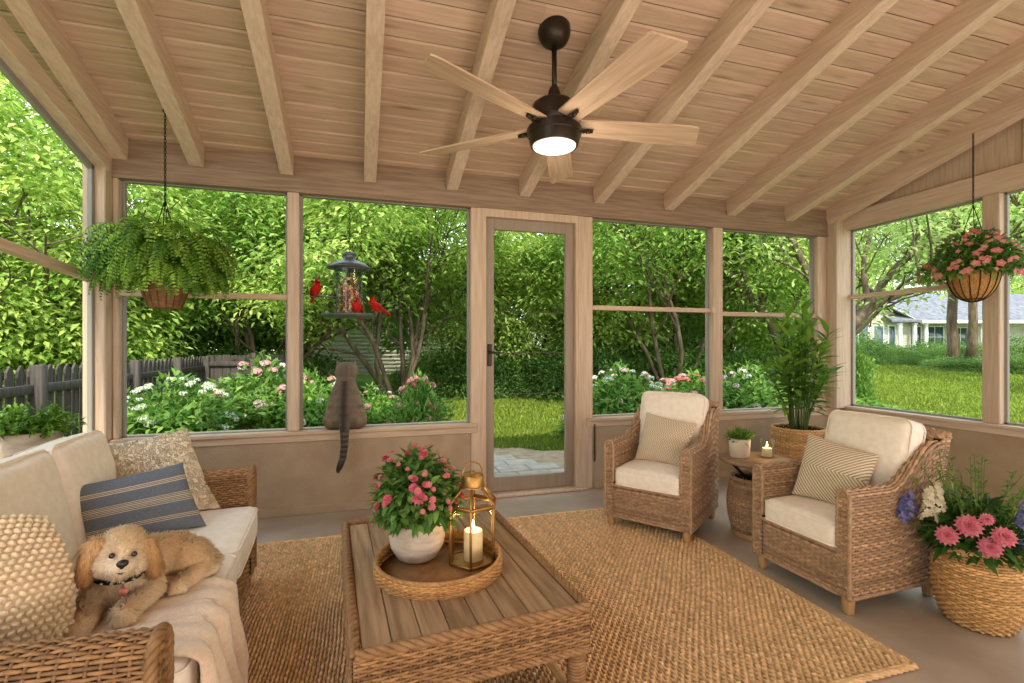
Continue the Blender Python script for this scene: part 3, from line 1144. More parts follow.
# cream textured pillow with tufted meander
def tuftmat():
    m = mat('cream_tufted_cotton', S(226, 200, 160), S(236, 212, 176), 0.95, 30, spec=0.05, sheen=0.2)
    nt = m.node_tree
    N, Lk = nt.nodes, nt.links
    b = N['Principled BSDF']
    a = N.new('ShaderNodeAttribute')
    a.attribute_name = 'col'
    mp = N.new('ShaderNodeMapping')
    mp.inputs['Scale'].default_value = (26, 26, 1)
    Lk.new(a.outputs['Color'], mp.inputs[0])
    vo = N.new('ShaderNodeTexVoronoi')
    vo.distance = 'CHEBYCHEV'
    vo.inputs['Scale'].default_value = 1.0
    Lk.new(mp.outputs[0], vo.inputs['Vector'])
    ml = N.new('ShaderNodeMath')
    ml.operation = 'MULTIPLY'
    ml.inputs[1].default_value = 15.0
    Lk.new(vo.outputs['Distance'], ml.inputs[0])
    sn_ = N.new('ShaderNodeMath')
    sn_.operation = 'SINE'
    Lk.new(ml.outputs[0], sn_.inputs[0])
    bp = N.new('ShaderNodeBump')
    bp.inputs['Strength'].default_value = 0.9
    bp.inputs['Distance'].default_value = 0.006
    Lk.new(sn_.outputs[0], bp.inputs['Height'])
    Lk.new(bp.outputs[0], b.inputs['Normal'])
    rp = N.new('ShaderNodeValToRGB')
    rp.color_ramp.elements[0].color = (*S(228, 203, 166), 1)
    rp.color_ramp.elements[1].color = (*S(242, 224, 194), 1)
    ad = N.new('ShaderNodeMath')
    ad.operation = 'MULTIPLY_ADD'
    ad.inputs[1].default_value = 0.5
    ad.inputs[2].default_value = 0.5
    Lk.new(sn_.outputs[0], ad.inputs[0])
    Lk.new(ad.outputs[0], rp.inputs[0])
    Lk.new(rp.outputs[0], b.inputs['Base Color'])
    return m
pillow_obj('throw_pillow', 'square cream tufted pillow at the far end of the sofa',
           [(-1.20, 2.73, .49), (-.776, 2.90, .49), (-.985, 3.06, .905), (-1.336, 2.97, .845)], 0.16, tuftmat(), 0.06, 5)

# chunky knit pillow: bobble rows on the face, cable ribs at the side
kc = [(-1.14, 1.46, .495), (-.80, 1.70, .495), (-.94, 1.83, .86), (-1.27, 1.60, .87)]
base = (np.array(kc[0]) + np.array(kc[1])) / 2
kcl = [np.array(c) - base for c in kc]
KT, KP, KR = 0.27, 0.42, 0.55
mb = MB()
pillow(mb, kcl, KT, 34, 0.0, 0.0, 1, power=KP, rnd=KR)
mb.c = [np.ones_like(c) * 0.82 for c in mb.c]
rg = np.random.default_rng(5)
for side in (1.0, -1.0):
    P = pillow_P(kcl, KT, side, 0.0, KP, KR)
    nr, ncol = 22, 20
    for j in range(nr):
        for i in range(ncol):
            u = 0.03 + 0.94 * (i + 0.5 * (j % 2) + 0.25) / ncol
            v = 0.03 + 0.94 * (j + 0.5) / nr
            if 0.22 < u < 0.28 and side > 0:
                continue
            p = P(np.array([u]), np.array([v]))[0]
            pu = P(np.array([u + 0.01]), np.array([v]))[0] - p
            pv = P(np.array([u]), np.array([v + 0.01]))[0] - p
            nn = unit(np.cross(pu, pv)) * side
            tu = unit(pu)
            tv = np.cross(nn, tu)
            Mx = np.eye(3)
            a = rg.uniform(-0.25, 0.25) + (0.6 if j % 2 else -0.6)
            Mx[:, 0] = tu * math.cos(a) + tv * math.sin(a)
            Mx[:, 1] = -tu * math.sin(a) + tv * math.cos(a)
            Mx[:, 2] = nn
            ellipsoid(mb, p + nn * 0.002, (0.0105, 0.0074, 0.0085), 8, np.ones(3) * rg.uniform(0.92, 1.06), 0, Mx)
P = pillow_P(kcl, KT, 1.0, 0.0, KP, KR)
vv = np.linspace(0.03, 0.97, 30)
off = P(np.full(30, 0.25), vv)
braid(mb, off + unit(np.cross(kcl[1] - kcl[0], kcl[3] - kcl[0])) * 0.008, 0.014, 0.04)
o = mb.build('knit_pillow', M['knit'])
o.location = base
tag(o, 'chunky knitted cream pillow in the near corner of the sofa', 'pillow')

# throw blanket over the seat edge
mb = MB()
ns, nt_ = 60, 56
s = np.linspace(0, 1, ns)
t = np.linspace(0, 1, nt_)
Sg, Tg = np.meshgrid(s, t, indexing='ij')
ytop = -0.70 + (0.46) * Tg
edge = 0.475
total = 1.02
d = Sg * total
flat = 0.56
x = np.where(d < flat, edge - flat + d, edge + 0.022 * np.sin(np.clip((d - flat) / 0.05, 0, 1) * PI / 2))
z = np.where(d < flat, 0.502, 0.502 - np.maximum(0, d - flat - 0.01) * 0.98)
rr = np.clip((d - flat + 0.05) / 0.10, 0, 1)
z = np.where((d > flat - 0.05) & (d < flat + 0.05), 0.502 - 0.035 * rr ** 2, z)
hang = np.clip((d - flat) / 0.3, 0, 1)
fold = (np.abs(np.sin(Tg * 4.2 * PI + 0.9 * np.sin(Sg * 4))) ** 0.7 * 2 - 1) * (0.016 + 0.026 * hang) + 0.006 * np.sin(Tg * 17 + Sg * 9)
x = x + np.where(d > flat, fold + 0.02 * hang, 0)
z = z + np.where(d <= flat, np.abs(fold) * 0.8, 0) + 0.006
y = ytop + 0.09 * hang * (Tg - 0.3) + 0.02 * np.sin(Sg * 5) * (1 - hang) - 0.10 * (1 - np.clip(d / flat, 0, 1)) * Tg
cc = 0.0
mb.add(np.stack([x, y, z], -1).reshape(-1, 3), [grid_faces(ns, nt_)])
blk = mb.build('throw_blanket', M['throw'])
blk.location = (-1.01, 2.17, 0)
blk.rotation_euler = (0, 0, math.radians(4.7))
md = blk.modifiers.new('solid', 'SOLIDIFY')
md.thickness = 0.012
md.offset = 1
md = blk.modifiers.new('sub', 'SUBSURF')
md.levels = md.render_levels = 1
tag(blk, 'soft beige throw blanket draped over the sofa front beside the dog', 'blanket')
rg = np.random.default_rng(8)
mb = MB()
for i in range(46):
    tt = (i + 0.5) / 46
    k = min(nt_ - 1, int(tt * nt_))
    p = np.array((x[-1, k], y[-1, k], z[-1, k]))
    pts = [p + np.array((0.004, 0, 0.0)), p + np.array((rg.normal(0, .004) + 0.004, rg.normal(0, .004), -0.018)), p + np.array((rg.normal(0, .006) + 0.004, rg.normal(0, .006), -0.038))]
    tube(mb, pts, [0.004, 0.0035, 0.002], 5)
tag(mb.build('fringe', M['throw'], blk), kind='stuff')

# ------------------------------------------------------------------ armchairs
def make_chair(label, loc, rz):
    W_, D_ = 0.60, 0.64
    ch = thing('wicker_armchair', label, 'armchair', loc, rz, 'wicker armchairs')
    wm = [M['wickc'], M['wickd']]
    def hf(u):
        k = np.clip((u - 0.42) / 0.58, 0, 1)
        return 0.63 + 0.21 * k * k * (3 - 2 * k)
    for s in (1, -1):
        # local x of the arm runs front to back (-y to +y of the chair)
        Mx = Matrix.Translation((s * (W_ / 2 - 0.031), 0, 0)) @ Matrix(((0, s, 0, 0), (1, 0, 0, 0), (0, 0, 1, 0), (0, 0, 0, 1)))
        mb = seat_arm(-D_ / 2, D_ / 2 + 0.05, 0.062, 0.09, hf, 0.34, Mx, 22, 58, 41 + s, 'wickc', flip=1.0 if s > 0 else -1.0, cap1=False, rb=0.009)
        mb.build('arm', wm, ch)
    mb = MB()
    def pb(U, Vv):
        z = 0.09 + (0.86 + 0.02 * np.sin(U * PI) - 0.09) * Vv
        return np.stack([(U * 2 - 1) * (W_ / 2 - 0.01), D_ / 2 + 0.02 + 0.12 * np.clip((z - 0.3) / 0.56, 0, 1), z], -1)
    weave(mb, pb, 22, 58, seed=47, back=0.006, flip=-1)
    def pb2(U, Vv):
        z = 0.36 + (0.86 + 0.02 * np.sin(U * PI) - 0.36) * Vv
        return np.stack([(U * 2 - 1) * (W_ / 2 - 0.05), D_ / 2 - 0.05 + 0.12 * np.clip((z - 0.3) / 0.56, 0, 1), z], -1)
    weave(mb, pb2, 20, 38, seed=48, back=0.006, flip=1)
    for s in (1, -1):
        def ps(U, Vv):
            z = 0.60 + (0.855 - 0.60) * Vv
            y0 = D_ / 2 - 0.05 + 0.12 * np.clip((z - 0.3) / 0.56, 0, 1)
            return np.stack([np.full_like(U, s * (W_ / 2 - 0.012)), y0 + 0.07 * U, z], -1)
        weave(mb, ps, 3, 20, seed=49, back=0.004, flip=s)
    for yy in (0.0, 0.055):
        braid(mb, [((q * 2 - 1) * (W_ / 2 - 0.015), D_ / 2 + 0.085 + yy, 0.862 + 0.02 * math.sin(q * PI)) for q in np.linspace(0, 1, 20)], 0.02, 0.04)
    mb.build('back', wm, ch)
    mb = MB()
    flat_panel(mb, (-W_ / 2 + 0.055, -D_ / 2 + 0.012), (W_ / 2 - 0.055, -D_ / 2 + 0.012), 0.09, 0.315, 16, 18, 51, flip=1)
    for zz in (0.092, 0.315):
        braid(mb, [(q, -D_ / 2 + 0.01, zz) for q in np.linspace(-W_ / 2 + 0.06, W_ / 2 - 0.06, 20)], 0.010, 0.034)
    mb.build('front_apron', wm, ch)
    mb = MB()
    box(mb, (-W_ / 2 + 0.07, -D_ / 2 + 0.03, 0.27), (W_ / 2 - 0.07, D_ / 2 - 0.02, 0.305), 0.008)
    mb.build('seat_deck', M['wickd'], ch)
    for x in (W_ / 2 - 0.032, -W_ / 2 + 0.032):
        for y in (-D_ / 2 + 0.035, D_ / 2 - 0.01):
            tleg(x, y, 0.10, 0.026).build('leg', M['legw'], ch)
    cushion(ch, 'seat_cushion', W_ - 0.13, 0.58, 0.135, (0, -0.038, 0.378), bulge=0.014, seed=3, r=0.04)
    cushion(ch, 'back_cushion', W_ - 0.115, 0.50, 0.15, (0, 0.235, 0.70), (math.radians(76), 0, 0), 0.035, seed=4, r=0.05)
    return ch
chA = make_chair('wicker armchair with cream cushions nearest the grey door', (2.145, 3.23, 0), math.radians(-53))
chA.scale = (1.05, 1.05, 1.03)
chB = make_chair('x', (2.59, 2.135, 0), math.radians(-88))
chB['label'] = 'wicker armchair with cream cushions beside the flower-filled basket'

def local(ch, p):
    a = ch.rotation_euler[2]
    p = np.array(p) * np.array(ch.scale)
    return (ch.location[0] + p[0] * math.cos(a) - p[1] * math.sin(a), ch.location[1] + p[0] * math.sin(a) + p[1] * math.cos(a), p[2])

def chevmat(name, c1, c2, freq, zig, dirv=0):
    m = mat(name, c1, c2, 0.95, 200, spec=0.05)
    nt = m.node_tree
    N, Lk = nt.nodes, nt.links
    b = N['Principled BSDF']
    a = N.new('ShaderNodeAttribute')
    a.attribute_name = 'col'
    sp = N.new('ShaderNodeSeparateColor')
    Lk.new(a.outputs['Color'], sp.inputs[0])
    pp = N.new('ShaderNodeMath')
    pp.operation = 'PINGPONG'
    pp.inputs[1].default_value = zig
    Lk.new(sp.outputs[1 - dirv], pp.inputs[0])
    ad = N.new('ShaderNodeMath')
    ad.operation = 'ADD'
    Lk.new(sp.outputs[dirv], ad.inputs[0])
    Lk.new(pp.outputs[0], ad.inputs[1])
    ml = N.new('ShaderNodeMath')
    ml.operation = 'MULTIPLY'
    ml.inputs[1].default_value = freq
    Lk.new(ad.outputs[0], ml.inputs[0])
    sn_ = N.new('ShaderNodeMath')
    sn_.operation = 'SINE'
    Lk.new(ml.outputs[0], sn_.inputs[0])
    rp = N.new('ShaderNodeValToRGB')
    rp.color_ramp.elements[0].position = 0.5
    rp.color_ramp.elements[0].color = (*c1, 1)
    rp.color_ramp.elements[1].position = 0.75
    rp.color_ramp.elements[1].color = (*c2, 1)
    ad2 = N.new('ShaderNodeMath')
    ad2.operation = 'MULTIPLY_ADD'
    ad2.inputs[1].default_value = 0.5
    ad2.inputs[2].default_value = 0.5
    Lk.new(sn_.outputs[0], ad2.inputs[0])
    Lk.new(ad2.outputs[0], rp.inputs[0])
    Lk.new(rp.outputs[0], b.inputs['Base Color'])
    bp = N.new('ShaderNodeBump')
    bp.inputs['Strength'].default_value = 0.5
    bp.inputs['Distance'].default_value = 0.003
    Lk.new(sn_.outputs[0], bp.inputs['Height'])
    Lk.new(bp.outputs[0], b.inputs['Normal'])
    return m
cl = [(-0.20, -0.03, 0.455), (0.17, -0.07, 0.45), (0.235, 0.065, 0.755), (-0.155, 0.105, 0.80)]
pillow_obj('throw_pillow', 'oatmeal zigzag-weave pillow on the armchair nearest the door', [local(chA, p) for p in cl], 0.15,
           chevmat('oatmeal_zigzag_weave', S(226, 208, 180), S(184, 160, 130), 130, 0.05, 0), 0.06, 2)
cl = [(-0.20, -0.13, 0.46), (0.17, -0.05, 0.445), (0.16, 0.10, 0.755), (-0.22, 0.03, 0.82)]
pillow_obj('throw_pillow', 'cream and taupe striped pillow on the armchair beside the flower basket', [local(chB, p) for p in cl], 0.15,
           chevmat('cream_taupe_stripe', S(232, 216, 190), S(160, 138, 110), 110, 0.5, 0), 0.06, 6)

# ------------------------------------------------------------------ coffee table
TZ = 0.42
tb = thing('coffee_table', 'low wicker coffee table with a plank top on the jute rug', 'coffee table', (0.30, 2.11, 0.006), math.radians(4.4))
tw, tl = 0.80, 1.16
mb = MB()
rg = np.random.default_rng(4)
npk = 8
x0 = -tw / 2 + 0.025
pk = (tw - 0.05) / npk
for i in range(npk):
    tcol = rg.uniform(0.86, 1.1)
    box(mb, (x0 + i * pk + 0.0015, -tl / 2 + 0.03, TZ - 0.02), (x0 + (i + 1) * pk - 0.0015, tl / 2 - 0.03, TZ), 0.003, (tcol, tcol * 0.99, tcol * 0.97))
mb.build('tabletop', M['tabletop'], tb, smooth=False)
mb = MB()
cr = [(-tw / 2, -tl / 2), (tw / 2, -tl / 2), (tw / 2, tl / 2), (-tw / 2, tl / 2)]
for k in range(4):
    a, b = cr[k], cr[(k + 1) % 4]
    L = math.dist(a, b)
    flat_panel(mb, a, b, TZ - 0.15, TZ - 0.008, int(L / 0.03), 13, 60 + k, flip=1)
ring = []
for k in range(5):
    a, b = cr[k % 4], cr[(k + 1) % 4]
    for q in np.linspace(0, 1, 24)[:-1]:
        if k < 4:
            ring.append((a[0] + (b[0] - a[0]) * q, a[1] + (b[1] - a[1]) * q, TZ - 0.002))
ring.append((cr[0][0], cr[0][1], TZ - 0.002))
ring = np.array(ring)
braid(mb, ring * (0.985, 0.99, 1) + (0, 0, 0.003), 0.016, 0.05)
braid(mb, ring - (0, 0, 0.145), 0.012, 0.04)
mb.build('apron', [M['wick'], M['wickd']], tb)
for x in (-1, 1):
    for y in (-1, 1):
        mb = MB()
        px, py = x * (tw / 2 - 0.035), y * (tl / 2 - 0.035)
        z = np.linspace(0.016, TZ - 0.15, 26)
        tube(mb, [(px, py, q) for q in z], 0.03 + 0.0025 * np.sin(np.arange(26) * PI), 12)
        for q in np.linspace(0.02, TZ - 0.16, 22):
            a = np.linspace(0, 2 * PI, 13)
            tube(mb, np.stack([px + 0.03 * np.cos(a), py + 0.03 * np.sin(a), q + 0.012 * a / (2 * PI)], 1), 0.0062, 5, np.ones(3) * rg.uniform(0.8, 1.1), cap=False)
        mb.build('leg', M['wick'], tb)
mb = MB()
for x in (-1, 1):
    tube(mb, [(x * (tw / 2 - 0.035), -tl / 2 + 0.04, 0.075), (x * (tw / 2 - 0.035), tl / 2 - 0.04, 0.075)], 0.017, 10)
for y in (-1, 1):
    tube(mb, [(-tw / 2 + 0.04, y * (tl / 2 - 0.04), 0.085), (tw / 2 - 0.04, y * (tl / 2 - 0.04), 0.085)], 0.017, 10)
mb.build('stretcher', M['legw'], tb)

# ------------------------------------------------------------------ round tray, lantern, candle
M['wickt'] = mat('tray_rope', S(172, 124, 74), S(192, 146, 92), 0.55, 40, attr=True, spec=0.3)
tx, ty = 0.27, 2.02
tray = thing('round_tray', 'round woven rope tray on the coffee table', 'tray', (tx, ty, TZ))
mb = MB()
lathe(mb, [(0.0, 0.002), (0.25, 0.002), (0.25, 0.01), (0.0, 0.01)], 48, (0.8, 0.7, 0.6))
mb.build('base', M['wick'], tray)
mb = MB()
TR = 0.260
def ptray(U, Vv):
    a = U * 2 * PI
    return np.stack([TR * np.cos(a), TR * np.sin(a), 0.004 + 0.056 * Vv], -1)
weave(mb, ptray, 90, 8, rn=0.0045, amp=0.003, seed=71, stake=0, flip=1)
def ptray2(U, Vv):
    a = U * 2 * PI
    return np.stack([(TR - 0.008) * np.cos(a), (TR - 0.008) * np.sin(a), 0.004 + 0.056 * Vv], -1)
weave(mb, ptray2, 90, 8, rn=0.0045, amp=0.003, seed=72, stake=0, flip=1)
a = np.linspace(0, 2 * PI, 80)
braid(mb, np.stack([(TR - 0.004) * np.cos(a), (TR - 0.004) * np.sin(a), np.full(80, 0.0605)], 1), 0.0075, 0.024)
mb.build('rim', M['wickt'], tray)

lx, ly = 0.418, 2.045
ZT = TZ + 0.0105
lan = thing('candle_lantern', 'six-sided antique brass lantern on the woven tray', 'lantern', (lx, ly, ZT), 0.25)
lan.scale = (1.06, 1.06, 1.02)
R1 = 0.098
hexa = [(R1 * math.cos(k * PI / 3), R1 * math.sin(k * PI / 3)) for k in range(6)]
mb = MB()
for z, sc_ in ((0.006, 1.0), (0.235, 1.0), (0.242, 1.06)):
    for k in range(6):
        a, b = hexa[k], hexa[(k + 1) % 6]
        prism(mb, (a[0] * sc_, a[1] * sc_, z), (b[0] * sc_, b[1] * sc_, z), 0.011, 0.010, bev=0.002)
for k in range(6):
    a = hexa[k]
    prism(mb, (a[0], a[1], 0.0), (a[0], a[1], 0.24), 0.010, 0.010, up=(a[0] + 0.01, a[1], 0), bev=0.002)
v = [(0.0, 0.0, 0.004)] + [(p[0], p[1], 0.004) for p in hexa]
mb.add(v, [np.array([[0, k + 1, (k + 1) % 6 + 1] for k in range(6)])])
mb.build('frame', M['brass'], lan)
mb = MB()
for k in range(6):
    a = hexa[k]
    prism(mb, (a[0] * 1.06, a[1] * 1.06, 0.246), (a[0] * 0.38, a[1] * 0.38, 0.318), 0.009, 0.009, bev=0.002)
lathe(mb, [(0.046, 0.312), (0.046, 0.36), (0.043, 0.364), (0.02, 0.368), (0.0, 0.369)], 24)
lathe(mb, [(0.05, 0.312), (0.05, 0.318), (0.04, 0.318)], 24)
lathe(mb, [(0.012, 0.369), (0.010, 0.378), (0.0, 0.379)], 12)
mb.build('roof', M['brass'], lan)
mb = MB()
a = np.linspace(-0.25, PI + 0.25, 26)
tube(mb, np.stack([0.044 * np.cos(a), np.zeros(26), 0.362 + 0.046 * np.sin(a) + 0.006], 1), 0.0035, 8)
mb.build('handle', M['brass'], lan)
mb = MB()
for k in range(6):
    a, b = np.array(hexa[k]) * 0.97, np.array(hexa[(k + 1) % 6]) * 0.97
    mb.add([(*a, 0.012), (*b, 0.012), (*b, 0.232), (*a, 0.232)], [np.array([[0, 1, 2, 3]])])
mb.build('pane', M['glass'], lan, smooth=False)

def candle(label, loc, r, h, holder=None):
    c = thing('pillar_candle', label, 'candle', loc)
    mb = MB()
    lathe(mb, [(0.0, 0.0), (r, 0.0), (r, h - 0.004), (r - 0.004, h), (r * 0.6, h - 0.004), (0.0, h - 0.006)], 32)
    mb.build('wax', M['wax'], c)
    mb = MB()
    tube(mb, [(0, 0, h - 0.007), (0.001, 0, h + 0.012)], 0.0016, 6)
    mb.build('wick', M['black'], c)
    mb = MB()
    q = [(0.0, 0.0), (0.004, 0.004), (0.0062, 0.011), (0.005, 0.022), (0.002, 0.034), (0.0, 0.04)]
    lathe(mb, [(x_, z_ + h + 0.006) for x_, z_ in q], 14)
    mb.build('flame', M['flame'], c)
    l = bpy.data.lights.new('candle_light', 'POINT')
    l.energy = 1.1
    l.color = (1.0, 0.6, 0.25)
    l.shadow_soft_size = 0.02
    o = bpy.data.objects.new('candle_light', l)
    o.location = (0, 0, h + 0.03)
    o.parent = c
    COL.objects.link(o)
    return c
candle('lit ivory pillar candle inside the brass lantern', (lx + 0.003, ly, ZT + 0.005), 0.041, 0.125)

# ------------------------------------------------------------------ round side table between the chairs
sx_, sy_ = 2.65, 2.83
st = thing('side_table', 'round wooden side table on a barrel base between the armchairs', 'side table', (sx_, sy_, 0))
mb = MB()
lathe(mb, [(0.0, 0.525), (0.225, 0.525), (0.238, 0.530), (0.24, 0.548), (0.235, 0.553), (0.0, 0.553)], 56)
mb.build('tabletop', plankmat('grey_brown_table_wood', S(140, 112, 86), S(164, 136, 108), S(110, 84, 60), 0), st)
mb = MB()
for k in range(3):
    a = k * 2 * PI / 3 + 0.6
    tube(mb, [(0.17 * math.cos(a), 0.17 * math.sin(a), 0.527), (0.09 * math.cos(a), 0.09 * math.sin(a), 0.44), (0.05 * math.cos(a), 0.05 * math.sin(a), 0.41)], 0.011, 8)
lathe(mb, [(0.0, 0.43), (0.05, 0.43), (0.05, 0.40)], 20)
mb.build('bracket', M['black'], st)
mb = MB()
def pbar(U, Vv):
    a = U * 2 * PI
    r = 0.145 + 0.04 * np.sin(np.clip(Vv, 0, 1) * PI * 0.92 + 0.1)
    return np.stack([r * np.cos(a), r * np.sin(a), 0.03 + 0.38 * Vv], -1)
weave(mb, pbar, 44, 34, seed=81, back=0.006, flip=1)
a = np.linspace(0, 2 * PI, 50)
braid(mb, np.stack([0.152 * np.cos(a), 0.152 * np.sin(a), np.full(50, 0.412)], 1), 0.012, 0.035)
mb.build('barrel_base', [M['wickc'], M['wickd']], st)
mb = MB()
lathe(mb, [(0.0, 0.0), (0.155, 0.0), (0.162, 0.008), (0.158, 0.032), (0.14, 0.036), (0.0, 0.036)], 40)
mb.build('foot_ring', M['legw'], st)
candle('lit tea candle in clear glass on the side table', (sx_ + 0.105, sy_ + 0.0, 0.560), 0.032, 0.062)
gl = thing('candle_glass', 'clear glass candle cup on the side table', 'candle holder', (sx_ + 0.105, sy_ + 0.0, 0.5535))
mb = MB()
lathe(mb, [(0.0, 0.0), (0.044, 0.0), (0.046, 0.004), (0.046, 0.135), (0.0435, 0.135), (0.0435, 0.006), (0.0, 0.006)], 32)
mb.build('cup', M['glass'], gl)

# ------------------------------------------------------------------ indoor plants
def gcol(rg, n, a, b, hv=0.12):
    """n leaf colours between two greens"""
    t = rg.random((n, 1))
    c = np.array(a) * (1 - t) + np.array(b) * t
    return np.clip(c * (1 + rg.normal(0, hv, (n, 1))), 0.004, 1)
G1, G2 = S(62, 104, 34), S(122, 160, 62)

def bloom_mesh(name, c1, c2, layers=3, petals=11, r=0.025, heart=S(220, 170, 60)):
    """double daisy flower facing +z"""
    mb = MB()
    rg = np.random.default_rng(len(name))
    for l in range(layers):
        k = petals - 2 * l
        a = np.arange(k) * 2 * PI / k + l * 0.5
        el = 0.15 + 0.42 * l
        d = np.stack([np.cos(a) * math.cos(el), np.sin(a) * math.cos(el), np.full(k, math.sin(el))], 1)
        up = np.stack([-np.cos(a) * math.sin(el), -np.sin(a) * math.sin(el), np.full(k, math.cos(el))], 1)
        t = rg.random((k, 1))
        col = np.array(c1) * (1 - t) + np.array(c2) * t
        leaves(mb, np.tile([[0, 0, 0.003 * l]], (k, 1)), d, up, r * (1 - 0.2 * l), r * 0.62, 0.12, 0.2, col, 3)
    ellipsoid(mb, (0, 0, r * 0.25), (r * 0.2, r * 0.2, r * 0.16), 8, heart)
    return mb

def five_petal(name, c1, c2, r=0.02):
    mb = MB()
    a = np.arange(5) * 2 * PI / 5
    d = np.stack([np.cos(a), np.sin(a), np.full(5, 0.25)], 1)
    up = np.tile([[0, 0, 1.0]], (5, 1))
    col = np.tile([c1], (5, 1))
    leaves(mb, np.zeros((5, 3)), d, up, r, r * 0.95, 0.05, 0.25, col, 3)
    mb.c[0] = mb.c[0].copy()
    for k in range(5):
        mb.c[0][k * 12:k * 12 + 3] = c2
    ellipsoid(mb, (0, 0, r * 0.12), (r * 0.16, r * 0.16, r * 0.12), 6, S(240, 220, 120))
    return mb

def face(d):
    return Vector(d).to_track_quat('Z', 'Y').to_euler()

def dome_points(rg, n, rx, ry, rz_, zc, lo=-0.2):
    v = unit(rg.normal(size=(n * 3, 3)))
    v = v[v[:, 2] > lo][:n]
    return v * np.array((rx, ry, rz_)) + np.array((0, 0, zc)), v

# flowering plant in a stone pot on the tray
fp = thing('flower_pot', 'pink zinnias in a round stone pot on the woven tray', 'potted plant', (0.19, 2.135, TZ + 0.0105))
mb = MB()
lathe(mb, [(0.0, 0.0), (0.068, 0.0), (0.086, 0.012), (0.114, 0.06), (0.122, 0.105), (0.119, 0.155), (0.121, 0.166), (0.116, 0.17), (0.109, 0.165), (0.106, 0.14), (0.0, 0.14)], 44)
mb.build('pot', M['pot'], fp)
mb = MB()
lathe(mb, [(0.0, 0.152), (0.107, 0.15)], 30)
mb.build('soil', M['soil'], fp)
rg = np.random.default_rng(21)
mb = MB()
tips, dirs = dome_points(rg, 150, 0.165, 0.165, 0.235, 0.22, 0.0)
for p, d in zip(tips, dirs):
    b0 = np.array((d[0] * 0.04, d[1] * 0.04, 0.135))
    mid = (b0 + p) / 2 + np.array((d[0] * 0.03, d[1] * 0.03, 0.03))
    tube(mb, [b0, mid, p], [0.0022, 0.0018, 0.0012], 4, S(74, 112, 44), cap=False)
mb.build('stem', M['leafin'], fp)
mb = MB()
n = 1500
p, d = dome_points(rg, n, 0.18, 0.18, 0.25, 0.215, -0.1)
p = p * 1.0
k = rg.random((n, 1)) ** 0.45
p = np.array((0, 0, 0.16)) + (p - np.array((0, 0, 0.16))) * k
dd = d + rg.normal(0, 0.55, (n, 3)) + np.array((0, 0, -0.1))
leaves(mb, p, dd, d * 0.6 + np.array((0, 0, 0.9)) + rg.normal(0, .25, (n, 3)), rg.uniform(0.035, 0.062, n), rg.uniform(0.02, 0.032, n), 0.18, 0.3, gcol(rg, n, S(66, 108, 42), S(124, 160, 76)), 3)
mb.build('foliage', M['leafin'], fp)
fl = [bloom_mesh('pink_a', S(214, 92, 116), S(228, 120, 138), 3, 12, 0.026).mesh('zinnia', M['petal']),
      bloom_mesh('pink_bb', S(222, 124, 134), S(232, 150, 150), 2, 9, 0.019).mesh('zinnia_small', M['petal'])]
spots, ds = dome_points(rg, 92, 0.185, 0.185, 0.26, 0.215, 0.1)
for k, (p, d) in enumerate(zip(spots, ds)):
    o = bpy.data.objects.new('flower', fl[0] if k % 4 == 0 else fl[1])
    COL.objects.link(o)
    o.parent = fp
    o.location = p * rg.uniform(0.96, 1.08)
    o.rotation_euler = face(d + np.array((0, -0.2, 0.5)))
    o.scale = (rg.uniform(0.6, 0.9),) * 3
o = bpy.data.objects.new('flower', fl[0])
COL.objects.link(o)
o.parent = fp
o.location = (-0.01, -0.17, 0.315)
o.rotation_euler = face((0, -1, 0.45))
o.scale = (1.25,) * 3

# small grassy plant in a white pot on the side table
sp_ = thing('potted_plant', 'small feathery green plant in a white pot on the side table', 'potted plant', (sx_ - 0.075, sy_ + 0.07, 0.5535))
sp_.scale = (1.18,) * 3
mb = MB()
lathe(mb, [(0.0, 0.0), (0.052, 0.0), (0.056, 0.004), (0.064, 0.11), (0.062, 0.116), (0.057, 0.112), (0.056, 0.095), (0.0, 0.095)], 36)
mb.build('pot', M['potw'], sp_)
rg = np.random.default_rng(22)
mb = MB()
n = 420
v = unit(rg.normal(size=(n, 3)) * np.array((1, 1, 0.6)) + np.array((0, 0, 1.5)))
p = np.stack([v[:, 0] * 0.03, v[:, 1] * 0.03, np.full(n, 0.10)], 1)
leaves(mb, p, v, np.tile([[0.1, 0.1, 1.0]], (n, 1)) + rg.normal(0, .3, (n, 3)), rg.uniform(0.05, 0.10, n), rg.uniform(0.007, 0.012, n), 0.2, 0.12, gcol(rg, n, S(70, 112, 36), S(140, 176, 74)), 3)
mb.build('foliage', M['leafin'], sp_)

